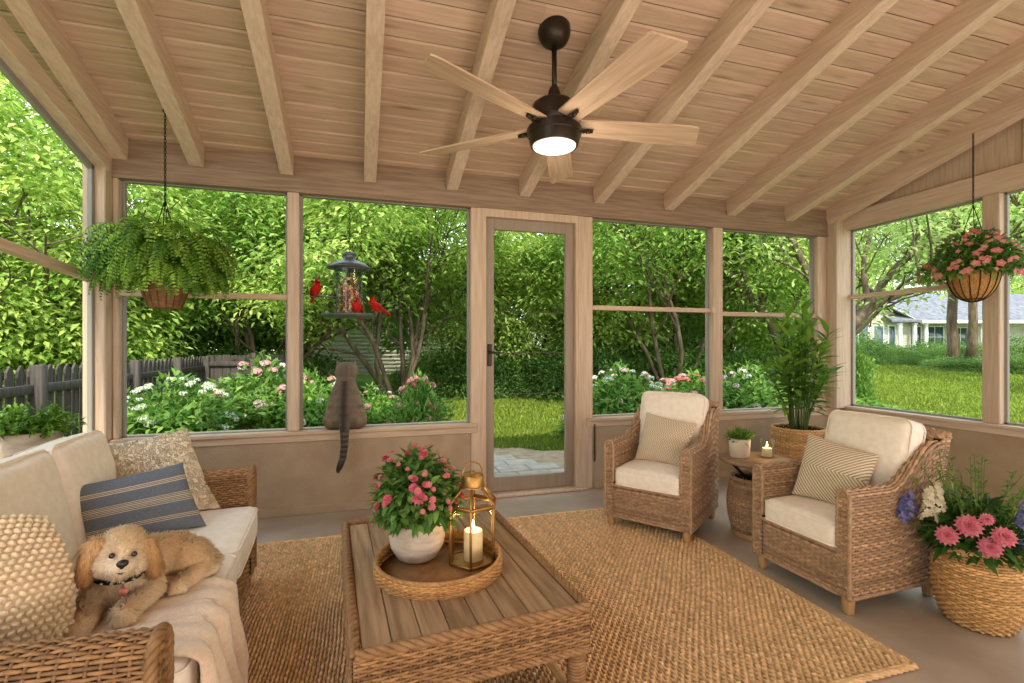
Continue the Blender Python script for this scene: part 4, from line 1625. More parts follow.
# tall cane plant in a wicker basket in the far corner
pp_ = thing('floor_plant', 'tall leafy cane plant in a round wicker basket in the far corner', 'potted plant', (4.02, 3.74, 0))
def basket(parent, prof, nu, nv, m, seed, rn=0.006, amp=0.005):
    zz = np.array([q[1] for q in prof], float)
    rr = np.array([q[0] for q in prof], float)
    sl = np.concatenate([[0], np.cumsum(np.hypot(np.diff(rr), np.diff(zz)))])
    sl /= sl[-1]
    mb = MB()
    def P(U, Vv):
        a = U * 2 * PI
        # smooth the profile
        q = np.linspace(0, 1, 60)
        rs = np.interp(q, sl, rr)
        zs = np.interp(q, sl, zz)
        for _ in range(6):
            rs[1:-1] = (rs[:-2] + rs[1:-1] * 2 + rs[2:]) / 4
            zs[1:-1] = (zs[:-2] + zs[1:-1] * 2 + zs[2:]) / 4
        r = np.interp(Vv, q, rs)
        z = np.interp(Vv, q, zs)
        return np.stack([r * np.cos(a), r * np.sin(a), z], -1)
    weave(mb, P, nu, nv, rn=rn, amp=amp, seed=seed, back=0.007, flip=1)
    a = np.linspace(0, 2 * PI, 60)
    R = rr[-1]
    braid(mb, np.stack([R * np.cos(a), R * np.sin(a), np.full(60, zz[-1])], 1), 0.014, 0.04)
    lathe(mb, [(0.0, 0.004), (rr[0], 0.004)], 30, (0.6, 0.6, 0.6))
    o = mb.build('basket', m, parent)
    mb = MB()
    lathe(mb, [(0.0, zz[-1] - 0.05), (R - 0.012, zz[-1] - 0.055)], 30)
    mb.build('soil', M['soil'], parent)
    return o
basket(pp_, [(0.18, 0.006), (0.215, 0.05), (0.238, 0.22), (0.24, 0.40), (0.226, 0.56)], 52, 44, [M['wickg'], M['wickd']], 91)
rg = np.random.default_rng(23)
mbs, mbl = MB(), MB()
for i in range(19):
    a = i * 2.4
    sp = 0.03 + 0.22 * (i % 7) / 6
    hgt = rg.uniform(1.35, 1.8) - sp * 1.1
    b0 = np.array((math.cos(a) * 0.07, math.sin(a) * 0.07, 0.51))
    tt = np.linspace(0, 1, 9)
    pts = np.stack([b0[0] + math.cos(a) * sp * tt ** 1.6, b0[1] + math.sin(a) * sp * tt ** 1.6, 0.51 + (hgt - 0.51) * tt], 1)
    tube(mbs, pts, np.linspace(0.009, 0.004, 9), 6, S(88, 112, 52))
    nl = 23
    tq = np.linspace(0.36, 1.0, nl)
    p = np.stack([np.interp(tq, tt, pts[:, k]) for k in range(3)], 1)
    ang = a + np.arange(nl) * 2.4 + rg.normal(0, 0.3, nl)
    el = np.interp(tq, [0.3, 1], [0.05, 0.95]) + rg.normal(0, 0.12, nl)
    d = np.stack([np.cos(ang) * np.cos(el), np.sin(ang) * np.cos(el), np.sin(el)], 1)
    leaves(mbl, p, d, np.tile([[0, 0, 1.0]], (nl, 1)) + rg.normal(0, .1, (nl, 3)), rg.uniform(0.15, 0.24, nl), rg.uniform(0.05, 0.072, nl), 0.12, 0.3, gcol(rg, nl, S(86, 134, 44), S(152, 190, 74)), 3)
mbs.build('cane', M['leafin'], pp_)
mbl.build('foliage', M['leafin'], pp_)

# big basket of mixed flowers by the right chair
fb = thing('flower_basket', 'round golden wicker basket of pink, white and blue flowers on the floor', 'potted plant', (2.86, 1.625, 0))
basket(fb, [(0.12, 0.006), (0.142, 0.035), (0.172, 0.16), (0.17, 0.27), (0.147, 0.375)], 44, 30, [M['wickg'], M['wickd']], 92, 0.007, 0.006)
rg = np.random.default_rng(24)
mb = MB()
n = 1150
p, d = dome_points(rg, n, 0.18, 0.18, 0.21, 0.385, -0.08)
k = rg.random((n, 1)) ** 0.5
p = np.array((0, 0, 0.34)) + (p - np.array((0, 0, 0.34))) * k
leaves(mb, p, d + rg.normal(0, .5, (n, 3)) + np.array((0, 0, -.1)), d * .5 + np.array((0, 0, .9)) + rg.normal(0, .25, (n, 3)), rg.uniform(0.05, 0.095, n), rg.uniform(0.022, 0.036, n), 0.18, 0.35, gcol(rg, n, S(44, 82, 34), S(92, 132, 58)), 3)
mb.build('foliage', M['leafin'], fb)
mbs = MB()
for i in range(26):      # airy upright sprigs
    a = rg.uniform(0, 2 * PI)
    r0 = rg.uniform(0.02, 0.12)
    h_ = rg.uniform(0.62, 0.86)
    tt = np.linspace(0, 1, 8)
    sp = rg.uniform(0.0, 0.16)
    pts = np.stack([math.cos(a) * (r0 + sp * tt ** 2), math.sin(a) * (r0 + sp * tt ** 2), 0.34 + (h_ - 0.34) * tt], 1)
    tube(mbs, pts, np.linspace(0.003, 0.0012, 8), 4, S(96, 130, 60), cap=False)
    nl = 34
    tq = rg.uniform(0.25, 1.0, nl)
    p = np.stack([np.interp(tq, tt, pts[:, k]) for k in range(3)], 1)
    d = unit(rg.normal(size=(nl, 3)) + np.array((0, 0, 0.8)))
    leaves(mbs, p, d, np.tile([[0, 0, 1.0]], (nl, 1)), rg.uniform(0.02, 0.045, nl), rg.uniform(0.006, 0.011, nl), 0.15, 0.3, gcol(rg, nl, S(86, 122, 48), S(140, 168, 84)), 1)
mbs.build('sprigs', M['leafin'], fb)
dah = bloom_mesh('dahlia', S(216, 108, 134), S(234, 150, 160), 4, 15, 0.048, S(222, 150, 90)).mesh('dahlia', M['petal'])
toC = unit(np.array((-2.865, -1.615, 0.7)))
side = unit(np.cross(toC, (0, 0, 1)))     # towards the right of the view
def spot(r, z, dep=0.20):
    return -side * -r * 1.0 + toC * np.array((1, 1, 0)) * dep + np.array((0, 0, z))
def put(me, name, loc, d, s=1.0, par=fb, lab=None):
    o = bpy.data.objects.new(name, me)
    COL.objects.link(o)
    o.parent = par
    o.location = loc
    o.rotation_euler = face(d)
    o.scale = (s,) * 3
    if lab:
        o['label'] = lab
    return o
for r, z, s in ((-0.105, 0.455, 1.0), (-0.03, 0.52, 1.15), (0.04, 0.44, 1.0), (0.085, 0.50, 1.0), (0.03, 0.565, 0.6)):
    put(dah, 'dahlia', spot(-r, z, 0.21), toC + np.array((0, 0, 0.2)) + rg.normal(0, .12, 3), s)
fpw = five_petal('white_floret', S(236, 226, 206), S(214, 214, 160), 0.02).mesh('white_floret', M['petal'])
fpb = five_petal('blue_floret', S(116, 122, 178), S(150, 150, 200), 0.017).mesh('blue_floret', M['petal'])
def spike(name, me_c, loc, h_, w, nfl, cols, rr):
    mb = MB()
    z = rg.uniform(0, h_, nfl)
    a = rg.uniform(0, 2 * PI, nfl)
    r = w * (1 - 0.75 * z / h_) * rg.uniform(0.6, 1, nfl)
    p = np.stack([r * np.cos(a), r * np.sin(a), z], 1)
    for q in range(5):
        aa = q * 2 * PI / 5
        nrm = unit(np.stack([np.cos(a), np.sin(a), np.full(nfl, 0.5)], 1))
        t1 = unit(np.cross(nrm, (0, 0, 1.0)))
        t2 = np.cross(nrm, t1)
        d = t1 * math.cos(aa) + t2 * math.sin(aa) + nrm * 0.3
        leaves(mb, p, d, nrm, rr, rr * 0.9, 0.1, 0.2, gcol(rg, nfl, *cols, 0.06), 1)
    q0 = np.array((-loc[0] * 0.72, -loc[1] * 0.72, 0.35 - loc[2]))
    tube(mb, [q0, q0 * 0.5 + np.array((0, 0, 0.01)), q0 * 0.15 + np.array((0, 0, 0.0)), (0, 0, 0.02), (0, 0, h_)], [0.003, 0.003, 0.0026, 0.0024, 0.0015], 5, S(90, 124, 60))
    o = mb.build(name, M['petal'], fb)
    o.location = loc
    return o
spike('white_flower_spike', fpw, spot(0.175, 0.50, 0.13), 0.15, 0.04, 50, (S(236, 224, 204), S(222, 214, 176)), 0.018)
spike('white_flower_spike', fpw, spot(0.14, 0.55, 0.11), 0.12, 0.035, 40, (S(236, 224, 204), S(222, 214, 176)), 0.016)
for r, z in ((0.275, 0.46), (0.25, 0.50), (-0.17, 0.44), (-0.215, 0.42), (-0.20, 0.50), (-0.245, 0.47), (-0.15, 0.53), (-0.27, 0.40)):
    spike('blue_flower_spike', fpb, spot(r, z, 0.12), 0.11, 0.038, 46, (S(104, 110, 168), S(150, 150, 200)), 0.014)

# ------------------------------------------------------------------ hanging fern
def chain(mb, z0, z1, x=0.0, y=0.0, r=0.011):
    n = int((z1 - z0) / (r * 1.75))
    for i in range(n):
        a = np.linspace(0, 2 * PI, 11)
        zc = z0 + (i + 0.5) * (z1 - z0) / n
        u, w = 0.55 * r * np.cos(a), 1.15 * r * np.sin(a)
        pts = np.stack([x + (u if i % 2 else 0 * u), y + (0 * u if i % 2 else u), zc + w], 1)
        tube(mb, pts, 0.0026, 5, cap=False)
hx, hy = -1.375, 3.86
hz = 1.62
fern = thing('hanging_fern', 'big feathery green fern hanging on a chain left of the windows', 'hanging plant', (hx, hy, hz))
mb = MB()
lathe(mb, [(0.0, 0.0), (0.085, 0.0), (0.10, 0.015), (0.13, 0.11), (0.14, 0.21), (0.145, 0.22), (0.135, 0.225), (0.13, 0.20), (0.0, 0.20)], 40)
for k in range(16):
    a = k * 2 * PI / 16
    z = np.linspace(0.01, 0.21, 6)
    r = np.interp(z, [0, 0.015, 0.11, 0.21], [0.085, 0.102, 0.132, 0.142])
    tube(mb, np.stack([r * math.cos(a), r * math.sin(a), z], 1), 0.004, 5, (0.6, 0.6, 0.6))
mb.build('pot', mat('brown_fibre_pot', S(122, 86, 56), S(146, 106, 70), 0.9, 14, (1, 1, 4), 0.5, 50, attr=True), fern)
mb = MB()
topz = cz(hy) - hz
chain(mb, 0.74, topz - 0.005)
for k in range(4):
    a = k * PI / 2 + 0.6
    tube(mb, [(0.14 * math.cos(a), 0.14 * math.sin(a), 0.21), (0, 0, 0.75)], 0.003, 5)
lathe(mb, [(0.0, topz - 0.01), (0.014, topz - 0.01), (0.016, topz + 0.002)], 12)
mb.build('chain', M['black'], fern)
rg = np.random.default_rng(25)
mbr, mbl = MB(), MB()
NF = 520
for i in range(NF):
    a = 2 * PI * i * 0.618 + rg.normal(0, .1)
    kind = i / NF
    el0 = 1.52 - 1.15 * kind + rg.normal(0, .08)
    Lf = rg.uniform(0.33, 0.50) * (1.5 - 0.55 * kind)
    back = max(0.0, math.sin(a))
    Lf *= 1 - 0.30 * back
    nseg = 12
    p = np.array((math.cos(a) * 0.10, math.sin(a) * 0.10, 0.23))
    pts, el = [p], el0
    for q in range(nseg):
        el -= (2.75 / nseg) * (0.35 + 1.2 * q / nseg) * (0.75 + 0.35 * (1 - kind))
        p = p + Lf / nseg * np.array((math.cos(a) * math.cos(el) * 0.80, math.sin(a) * math.cos(el) * 0.80, math.sin(el)))
        pts.append(p)
    pts = np.array(pts)
    tube(mbr, pts, np.linspace(0.0022, 0.0008, nseg + 1), 4, S(92, 124, 48), cap=False)
    npn = 21
    tq = np.linspace(0.12, 1.0, npn)
    pc = np.stack([np.interp(tq, np.linspace(0, 1, nseg + 1), pts[:, k]) for k in range(3)], 1)
    T = unit(np.gradient(pc, axis=0))
    sd = unit(np.cross(T, np.tile([[0, 0, 1.0]], (npn, 1)) + 1e-3))
    up = np.cross(sd, T)
    ln = 0.058 * np.sin(np.clip(tq * 1.05, 0, 1) * PI * 0.93 + 0.12) ** 0.7 + 0.006
    cg = gcol(rg, 1, S(74, 122, 34), S(156, 192, 70), 0.14)[0]
    for s in (1, -1):
        d = sd * s + T * 0.5 - up * 0.25 + rg.normal(0, .16, (npn, 3))
        leaves(mbl, pc, d, up, ln * rg.uniform(0.85, 1.1, npn), 0.0145, 0.1, 0.25, np.tile(cg, (npn, 1)) * rg.uniform(0.85, 1.15, (npn, 1)), 1)
mbr.build('stem', M['leafin'], fern)
mbl.build('foliage', M['leafin'], fern)

# ------------------------------------------------------------------ hanging flower basket
bx_, by_ = 4.80, 2.76
bz_ = 1.73
hb = thing('hanging_flower_basket', 'pink flowers in a coir-lined wire basket hanging at the right window', 'hanging plant', (bx_, by_, bz_))
mb = MB()
R = 0.165
prof = [(R * math.sin(t), 1.5 * R * (1 - math.cos(t))) for t in np.linspace(0.0, PI / 2, 14)]
lathe(mb, prof + [(R - 0.02, R * 1.5), (0.0, R * 1.4)], 44)
mb.build('coir_liner', mat('coir_fibre', S(176, 122, 66), S(204, 152, 92), 1.0, 70, bump=1.0, bscale=120, dist=0.01), hb)
mb = MB()
for k in range(16):
    a = k * 2 * PI / 16
    tube(mb, [((r + 0.004) * math.cos(a), (r + 0.004) * math.sin(a), z - 0.002) for r, z in prof], 0.0035, 5)
for z in (0.02, 0.244):
    r = float(np.interp(z, [q[1] for q in prof], [q[0] for q in prof])) + 0.005
    a = np.linspace(0, 2 * PI, 50)
    tube(mb, np.stack([r * np.cos(a), r * np.sin(a), np.full(50, z)], 1), 0.0035, 5)
mb.build('wire_basket', M['black'], hb)
mb = MB()
ztop = cz(by_) - 0.17 - bz_
chain(mb, 0.80, ztop)
for k in range(3):
    a = k * 2 * PI / 3 + 0.4
    q = np.linspace(0, 1, 24)
    pts = np.stack([0.165 * math.cos(a) * (1 - q), 0.165 * math.sin(a) * (1 - q), 0.244 + q * 0.56], 1)
    tube(mb, pts, 0.0035, 5)
mb.build('chain', M['black'], hb)
rg = np.random.default_rng(26)
mb = MB()
n = 1900
v = unit(rg.normal(size=(n, 3)))
v[:, 2] = np.abs(v[:, 2]) * 1.0 - 0.12 * rg.random(n)
wall_sq = lambda p: np.where(p[:, :1] > 0, np.array([[0.55, 1, 1]]), np.array([[1, 1, 1]]))
k = rg.random((n, 1)) ** 0.4
p = v * k * np.array((0.34, 0.34, 0.34)) + np.array((0, 0, 0.26))
p *= wall_sq(p)
p[:, 2] -= 0.12 * np.clip(np.hypot(p[:, 0], p[:, 1]) - 0.18, 0, 1) * 3
leaves(mb, p, v + rg.normal(0, .5, (n, 3)) + np.array((0, 0, -.15)), v * .4 + np.array((0, 0, .9)) + rg.normal(0, .3, (n, 3)), rg.uniform(0.04, 0.075, n), rg.uniform(0.02, 0.032, n), 0.15, 0.35, gcol(rg, n, S(66, 110, 42), S(128, 166, 74)), 3)
mb.build('foliage', M['leafin'], hb)
pf = [five_petal('pink1', S(226, 136, 136), S(240, 190, 170), 0.030).mesh('petunia', M['petal']), five_petal('pink22', S(232, 160, 148), S(244, 206, 180), 0.024).mesh('petunia_pale', M['petal'])]
for i in range(99):
    k_ = i
    v = unit(rg.normal(size=3))
    v[2] = abs(v[2]) - 0.08 * rg.random()
    p = v * np.array((0.35, 0.35, 0.355)) + np.array((0, 0, 0.26))
    if k_ % 4 and v @ np.array((-.85, -.5, .1)) < -0.15:
        p[:2] *= -1
    if p[0] > 0:
        p[0] *= 0.55
    p[2] -= 0.12 * max(0, math.hypot(p[0], p[1]) - 0.18) * 3
    put(pf[i % 2], 'flower', p, v + np.array((-0.25, -0.2, 0.15)), rg.uniform(0.8, 1.15), hb)

# ------------------------------------------------------------------ planter on the left ledge
lp = thing('potted_plant', 'leafy green plant in a pale stone pot on the left window ledge', 'potted plant', (-1.81, 3.25, SILL))
mb = MB()
lathe(mb, [(0.0, 0.0), (0.11, 0.0), (0.118, 0.006), (0.14, 0.15), (0.142, 0.215), (0.138, 0.22), (0.128, 0.215), (0.126, 0.18), (0.0, 0.18)], 40)
mb.build('pot', M['pot'], lp)
rg = np.random.default_rng(27)
mb = MB()
for i in range(110):
    a = rg.uniform(0, 2 * PI)
    el = rg.uniform(0.45, 1.5)
    Lf = rg.uniform(0.13, 0.23)
    tt = np.linspace(0, 1, 7)
    pts = np.stack([math.cos(a) * (0.06 + Lf * tt * math.cos(el)), math.sin(a) * (0.06 + Lf * tt * math.cos(el)), 0.20 + Lf * tt * math.sin(el) - 0.06 * tt ** 2], 1)
    tube(mb, pts, np.linspace(0.0022, 0.001, 7), 4, S(90, 124, 50), cap=False)
    nl = 22
    tq = rg.uniform(0.15, 1, nl)
    p = np.stack([np.interp(tq, tt, pts[:, k]) for k in range(3)], 1)
    d = rg.normal(size=(nl, 3)) + np.array((math.cos(a), math.sin(a), 0.2))
    leaves(mb, p, d, np.tile([[0, 0, 1.0]], (nl, 1)) + rg.normal(0, .2, (nl, 3)), rg.uniform(0.025, 0.045, nl), rg.uniform(0.013, 0.022, nl), 0.15, 0.3, gcol(rg, nl, S(74, 124, 36), S(142, 182, 66)), 1)
mb.build('foliage', M['leafin'], lp)

# ------------------------------------------------------------------ animals: one continuous body each, fur as a child
def blob(shapes, voxel, smooth=6, it=0.5):
    """shapes: ('e', centre, radii, matrix) and ('c', points, radii); fused into one skin, returned as (verts, faces)"""
    mb = MB()
    for s in shapes:
        if s[0] == 'e':
            ellipsoid(mb, s[1], s[2], 24, M=s[3] if len(s) > 3 else None)
        else:
            pts, r = np.array(s[1], float), np.array(s[2], float)
            # dense spheres along the limb
            for i in range(len(pts) - 1):
                L = np.linalg.norm(pts[i + 1] - pts[i])
                k = max(2, int(L / (min(r[i], r[i + 1]) * 0.35)))
                for t in np.linspace(0, 1, k + 1):
                    ellipsoid(mb, pts[i] * (1 - t) + pts[i + 1] * t, (r[i] * (1 - t) + r[i + 1] * t,) * 3, 14)
    me = mb.mesh('tmp', M['cream'])
    o = bpy.data.objects.new('tmp', me)
    COL.objects.link(o)
    rm = o.modifiers.new('r', 'REMESH')
    rm.mode = 'VOXEL'
    rm.voxel_size = voxel
    sm = o.modifiers.new('s', 'SMOOTH')
    sm.factor = it
    sm.iterations = smooth
    dg = bpy.context.evaluated_depsgraph_get()
    ev = o.evaluated_get(dg)
    m2 = ev.to_mesh()
    v = np.empty(len(m2.vertices) * 3)
    m2.vertices.foreach_get('co', v)
    nn = np.empty(len(m2.vertices) * 3)
    m2.vertices.foreach_get('normal', nn)
    fs = [np.array([p.vertices[:] for p in m2.polygons if len(p.vertices) == k]) for k in (3, 4)]
    ev.to_mesh_clear()
    bpy.data.objects.remove(o)
    bpy.data.meshes.remove(me)
    return v.reshape(-1, 3), nn.reshape(-1, 3), [f for f in fs if len(f)]

def sample_surface(v, nn, fs, n, rg, keep=None):
    f = np.concatenate([fs_[:, [0, 1, 2]] for fs_ in fs] + [fs_[:, [0, 2, 3]] for fs_ in fs if fs_.shape[1] == 4])
    a = np.linalg.norm(np.cross(v[f[:, 1]] - v[f[:, 0]], v[f[:, 2]] - v[f[:, 0]]), axis=1)
    if keep is not None:
        a = a * keep(v[f].mean(1))
    i = rg.choice(len(f), n, p=a / a.sum())
    w = rg.dirichlet((1, 1, 1), n)
    p = (v[f[i]] * w[:, :, None]).sum(1)
    q = unit((nn[f[i]] * w[:, :, None]).sum(1))
    return p, q

def fur(mb, p, n, flow, length, width, col, rg, curl=0.3, lay=0.6, seg=4):
    """tapering strands that lie along the flow"""
    k = len(p)
    t = flow - n * (flow * n).sum(1, keepdims=True)
    t = unit(t + rg.normal(0, curl * 0.5, (k, 3)))
    d0 = unit(n * (1 - lay) + t * lay)
    L = np.broadcast_to(length, (k,))[:, None]
    s = unit(np.cross(d0, n + rg.normal(0, .2, (k, 3))))
    ph = rg.uniform(0, 2 * PI, (k, 1))
    vs = []
    for q in range(seg):
        x = q / (seg - 1)
        c = p - n * 0.002 + d0 * L * x - n * L * x * x * lay * 0.55 + s * L * curl * 0.5 * np.sin(ph + x * 4.5) * x + n * L * curl * 0.25 * np.cos(ph * 2 + x * 4)
        w = width * (1 - 0.75 * x)
        vs += [c - s * w / 2, c + s * w / 2]
    V_ = np.stack(vs, 1)
    i = np.arange(k)[:, None] * (2 * seg)
    f = np.concatenate([i + np.array([[2 * q, 2 * q + 1, 2 * q + 3, 2 * q + 2]]) for q in range(seg - 1)])
    mb.add(V_.reshape(-1, 3), [f], np.repeat(col, 2 * seg, 0), 0, np.repeat(unit(n + d0 * 0.35), 2 * seg, 0))

def gauss(v, c, r):
    return np.exp(-((v - np.array(c)) ** 2).sum(1) / (r * r))

M['fur'] = mat('fur', (1, 1, 1), None, 0.75, attr=True, spec=0.15, sheen=0.15)

# ---- dog, lying on the sofa seat: local x to the viewer's right, local y away from the viewer
dog = thing('dog', 'small curly golden dog lying on the sofa facing the viewer', 'dog', (-0.772, 1.85, 0.507), 0.40)
dog.scale = (0.95,) * 3
hd = np.array((-0.008, -0.055, 0.208))         # head centre
HRM = np.array(Matrix.Rotation(0.16, 3, 'Y'))
def hq(*p):
    return hd + HRM @ np.array(p, float)
shp = [
    ('e', hd, (0.066, 0.064, 0.064)),
    ('e', hq(0.0, 0.012, 0.024), (0.060, 0.058, 0.052)),
    ('e', hq(0.002, -0.052, -0.026), (0.041, 0.034, 0.031)),       # muzzle
    ('e', hq(0.003, -0.066, -0.016), (0.025, 0.025, 0.020)),
    ('e', hq(0.002, -0.045, -0.050), (0.031, 0.030, 0.021)),       # chin
    ('e', hq(-0.035, -0.024, -0.030), (0.032, 0.036, 0.036)),      # cheeks
    ('e', hq(0.039, -0.024, -0.030), (0.032, 0.036, 0.036)),
    ('c', [hq(0, 0.02, -0.03), (-0.005, 0.02, 0.135), (-0.005, 0.055, 0.115)], [0.055, 0.064, 0.082]),
    ('e', (-0.005, 0.005, 0.095), (0.072, 0.062, 0.088)),              # chest
    ('c', [(0.0, 0.055, 0.10), (0.075, 0.125, 0.095), (0.155, 0.165, 0.085)], [0.085, 0.086, 0.078]),   # trunk
    ('c', [(-0.05, 0.03, 0.085), (-0.088, -0.005, 0.045), (-0.098, -0.055, 0.032), (-0.108, -0.115, 0.028), (-0.112, -0.135, 0.026)], [0.05, 0.042, 0.035, 0.032, 0.033]),    # far foreleg
    ('c', [(0.045, 0.02, 0.085), (0.066, -0.01, 0.048), (0.042, -0.062, 0.038), (0.006, -0.118, 0.032), (-0.002, -0.140, 0.030)], [0.05, 0.043, 0.036, 0.033, 0.035]),      # near foreleg
    ('e', (0.188, 0.115, 0.075), (0.068, 0.066, 0.068)),               # haunch
    ('e', (0.215, 0.165, 0.065), (0.060, 0.055, 0.060)),               # rump
    ('c', [(0.225, 0.095, 0.05), (0.205, 0.045, 0.034), (0.165, 0.010, 0.027), (0.148, -0.010, 0.025)], [0.046, 0.033, 0.027, 0.029]),   # hind foot
    ('c', [(0.26, 0.175, 0.05), (0.282, 0.135, 0.030), (0.268, 0.085, 0.022), (0.235, 0.052, 0.018)], [0.028, 0.024, 0.021, 0.015]),          # tail curled forward
    ('e', (0.122, 0.03, 0.024), (0.034, 0.024, 0.022)),                # other hind paw
]
for px, py in ((-0.112, -0.135), (-0.002, -0.140), (0.148, -0.010)):      # toes
    for q in (-1, 0, 1):
        shp.append(('e', (px + q * 0.018, py - 0.018 + abs(q) * 0.006, 0.016), (0.0115, 0.017, 0.014)))
v, nn, fs = blob(shp, 0.0055, 5)
DC, DL, DR = np.array(S(228, 194, 148)), np.array(S(246, 226, 196)), np.array(S(212, 164, 110))
def dogcol(v):
    c = np.tile(DC, (len(v), 1))
    def mixin(c, col, w):
        return c * (1 - w[:, None]) + np.array(col) * w[:, None]
    c = mixin(c, DL, np.clip(gauss(v, hq(0.002, -0.06, -0.03), 0.055) * 1.1, 0, 1))
    c = mixin(c, DL, np.clip(gauss(v, (-0.005, -0.05, 0.08), 0.07), 0, 1) * 0.8)
    c = mixin(c, DL, np.clip(1 - v[:, 2] / 0.07, 0, 1) * 0.7)
    c = mixin(c, DR, np.clip(gauss(v, (0.13, 0.18, 0.15), 0.10), 0, 1) * 0.6)
    for s in (-1, 1):   # eye corners and tear line
        c = mixin(c, S(120, 84, 54), np.clip(gauss(v, hq(0.026 * s + 0.001, -0.06, 0.012), 0.013), 0, 1) * 0.7)
    return c
mb = MB()
mb.add(v, fs, dogcol(v), 0)
mb.build('body', M['fur'], dog)
rg = np.random.default_rng(31)
mb = MB()
noeye = lambda c: np.where((np.minimum(np.linalg.norm(c - (hq(-0.0265, -0.066, 0.012)), axis=1), np.linalg.norm(c - (hq(0.0305, -0.066, 0.012)), axis=1)) < 0.0135) | (np.linalg.norm(c - (hq(0.003, -0.093, -0.008)), axis=1) < 0.017), 0.0, 1.0)
p, q = sample_surface(v, nn, fs, 34000, rg, noeye)
flow = np.tile([[0.35, 0.1, -0.8]], (len(p), 1))
dh = np.linalg.norm(p - hd, axis=1) < 0.10
rad = unit(p - (hq(0.002, -0.07, -0.012)))
flow[dh] = rad[dh] * 0.9 + np.array((0, 0, -0.35))
cl_ = dogcol(p) * (1 + rg.normal(0, 0.13, (len(p), 1)))
ln = np.where(dh, 0.018, 0.026) * rg.uniform(0.7, 1.2, len(p))
nearm = np.linalg.norm(p - (hq(0.002, -0.075, -0.02)), axis=1) < 0.035
ln = np.where(nearm, ln * 0.6, ln)
ln = np.where(p[:, 2] < 0.035, ln * 0.5, ln)
fur(mb, p, q, flow, ln, 0.0034, np.clip(cl_, 0.01, 1), rg, 0.55, 0.5)
mb.build('fur', M['fur'], dog, custom_normals=True)
# ears hang from the sides of the skull
for s in (-1, 1):
    ec = hq(0.002 + s * 0.083, 0.0, -0.026)
    Re = np.array(Matrix.Rotation(-s * 0.16, 3, 'Y'))
    ve, ne, fe = blob([('e', ec, (0.024, 0.034, 0.056), Re), ('e', ec + (-s * 0.022, 0.004, 0.052), (0.030, 0.030, 0.022)), ('e', ec + (s * 0.006, -0.002, -0.028), (0.025, 0.032, 0.034), Re)], 0.005, 6)
    mb = MB()
    colE = np.tile(np.array(S(206, 158, 106)), (len(ve), 1))
    mb.add(ve, fe, colE)
    o = mb.build('ear', M['fur'], dog)
    p, q = sample_surface(ve, ne, fe, 4200, rg)
    mb = MB()
    t = np.clip((p[:, 2:3] - ec[2] + 0.06) / 0.12, 0, 1)
    ce_ = np.array(S(190, 140, 88)) * (1 - t) + np.array(S(216, 174, 124)) * t
    fur(mb, p, q, np.tile([[s * 0.1, 0, -1.0]], (len(p), 1)), rg.uniform(0.024, 0.042, len(p)), 0.0034, ce_ * (1 + rg.normal(0, .14, (len(p), 1))), rg, 0.35, 0.75)
    mb.build('fur', M['fur'], o, custom_normals=True)
M['dark'] = mat('dark_nose', S(34, 26, 24), None, 0.35, spec=0.5)
M['eye'] = mat('brown_eye', S(30, 18, 12), None, 0.08, spec=0.8)
for s in (-1, 1):
    mb = MB()
    ellipsoid(mb, hq(0.002 + s * 0.0285, -0.0655, 0.012), (0.0088, 0.0085, 0.0088), 16)
    mb.build('eye', M['eye'], dog)
mb = MB()
ellipsoid(mb, hq(0.003, -0.094, -0.006), (0.0165, 0.012, 0.0125), 16)
ellipsoid(mb, hq(0.003, -0.092, -0.015), (0.008, 0.010, 0.009), 12)
mb.build('nose', M['dark'], dog)
mb = MB()
x_ = np.linspace(-1, 1, 13)
tube(mb, [hq(0.003 + 0.021 * q, -0.083 + 0.014 * q * q, -0.0385 + 0.004 * abs(q) ** 1.5 - 0.003 * math.cos(q * PI)) for q in x_], 0.0024, 6)
mb.build('mouth', M['dark'], dog)
a = np.linspace(0, 2 * PI, 40)
mb = MB()
tube(mb, np.stack([-0.006 + 0.080 * np.cos(a), 0.0 + 0.077 * np.sin(a), 0.138 + 0.020 * np.sin(a)], 1), 0.0085, 8, flat=0.7)
cl_ = mb.build('collar', M['black'], dog)
mb = MB()
for k in range(5):
    ang = -PI / 2 + (k - 2) * 0.32
    ellipsoid(mb, (-0.006 + 0.090 * math.cos(ang), 0.087 * math.sin(ang), 0.138 + 0.020 * math.sin(ang)), (0.0055, 0.0045, 0.0055), 8)
mb.build('stud', mat('steel_stud', S(200, 196, 186), None, 0.3, metal=0.9), cl_)
mb = MB()
Mt = Matrix.Translation((-0.004, -0.092, 0.088)) @ Matrix.Rotation(PI / 2 - 0.15, 4, 'X')
lathe(mb, [(0.0, 0.0), (0.013, 0.0), (0.014, 0.0015), (0.013, 0.003), (0.0, 0.003)], 20)
mb.xform(Mt)
tube(mb, [(-0.004, -0.086, 0.118), (-0.004, -0.090, 0.101)], 0.003, 6)
mb.build('tag_disc', mat('copper_pink_disc', S(186, 120, 104), None, 0.4, metal=0.6), cl_)

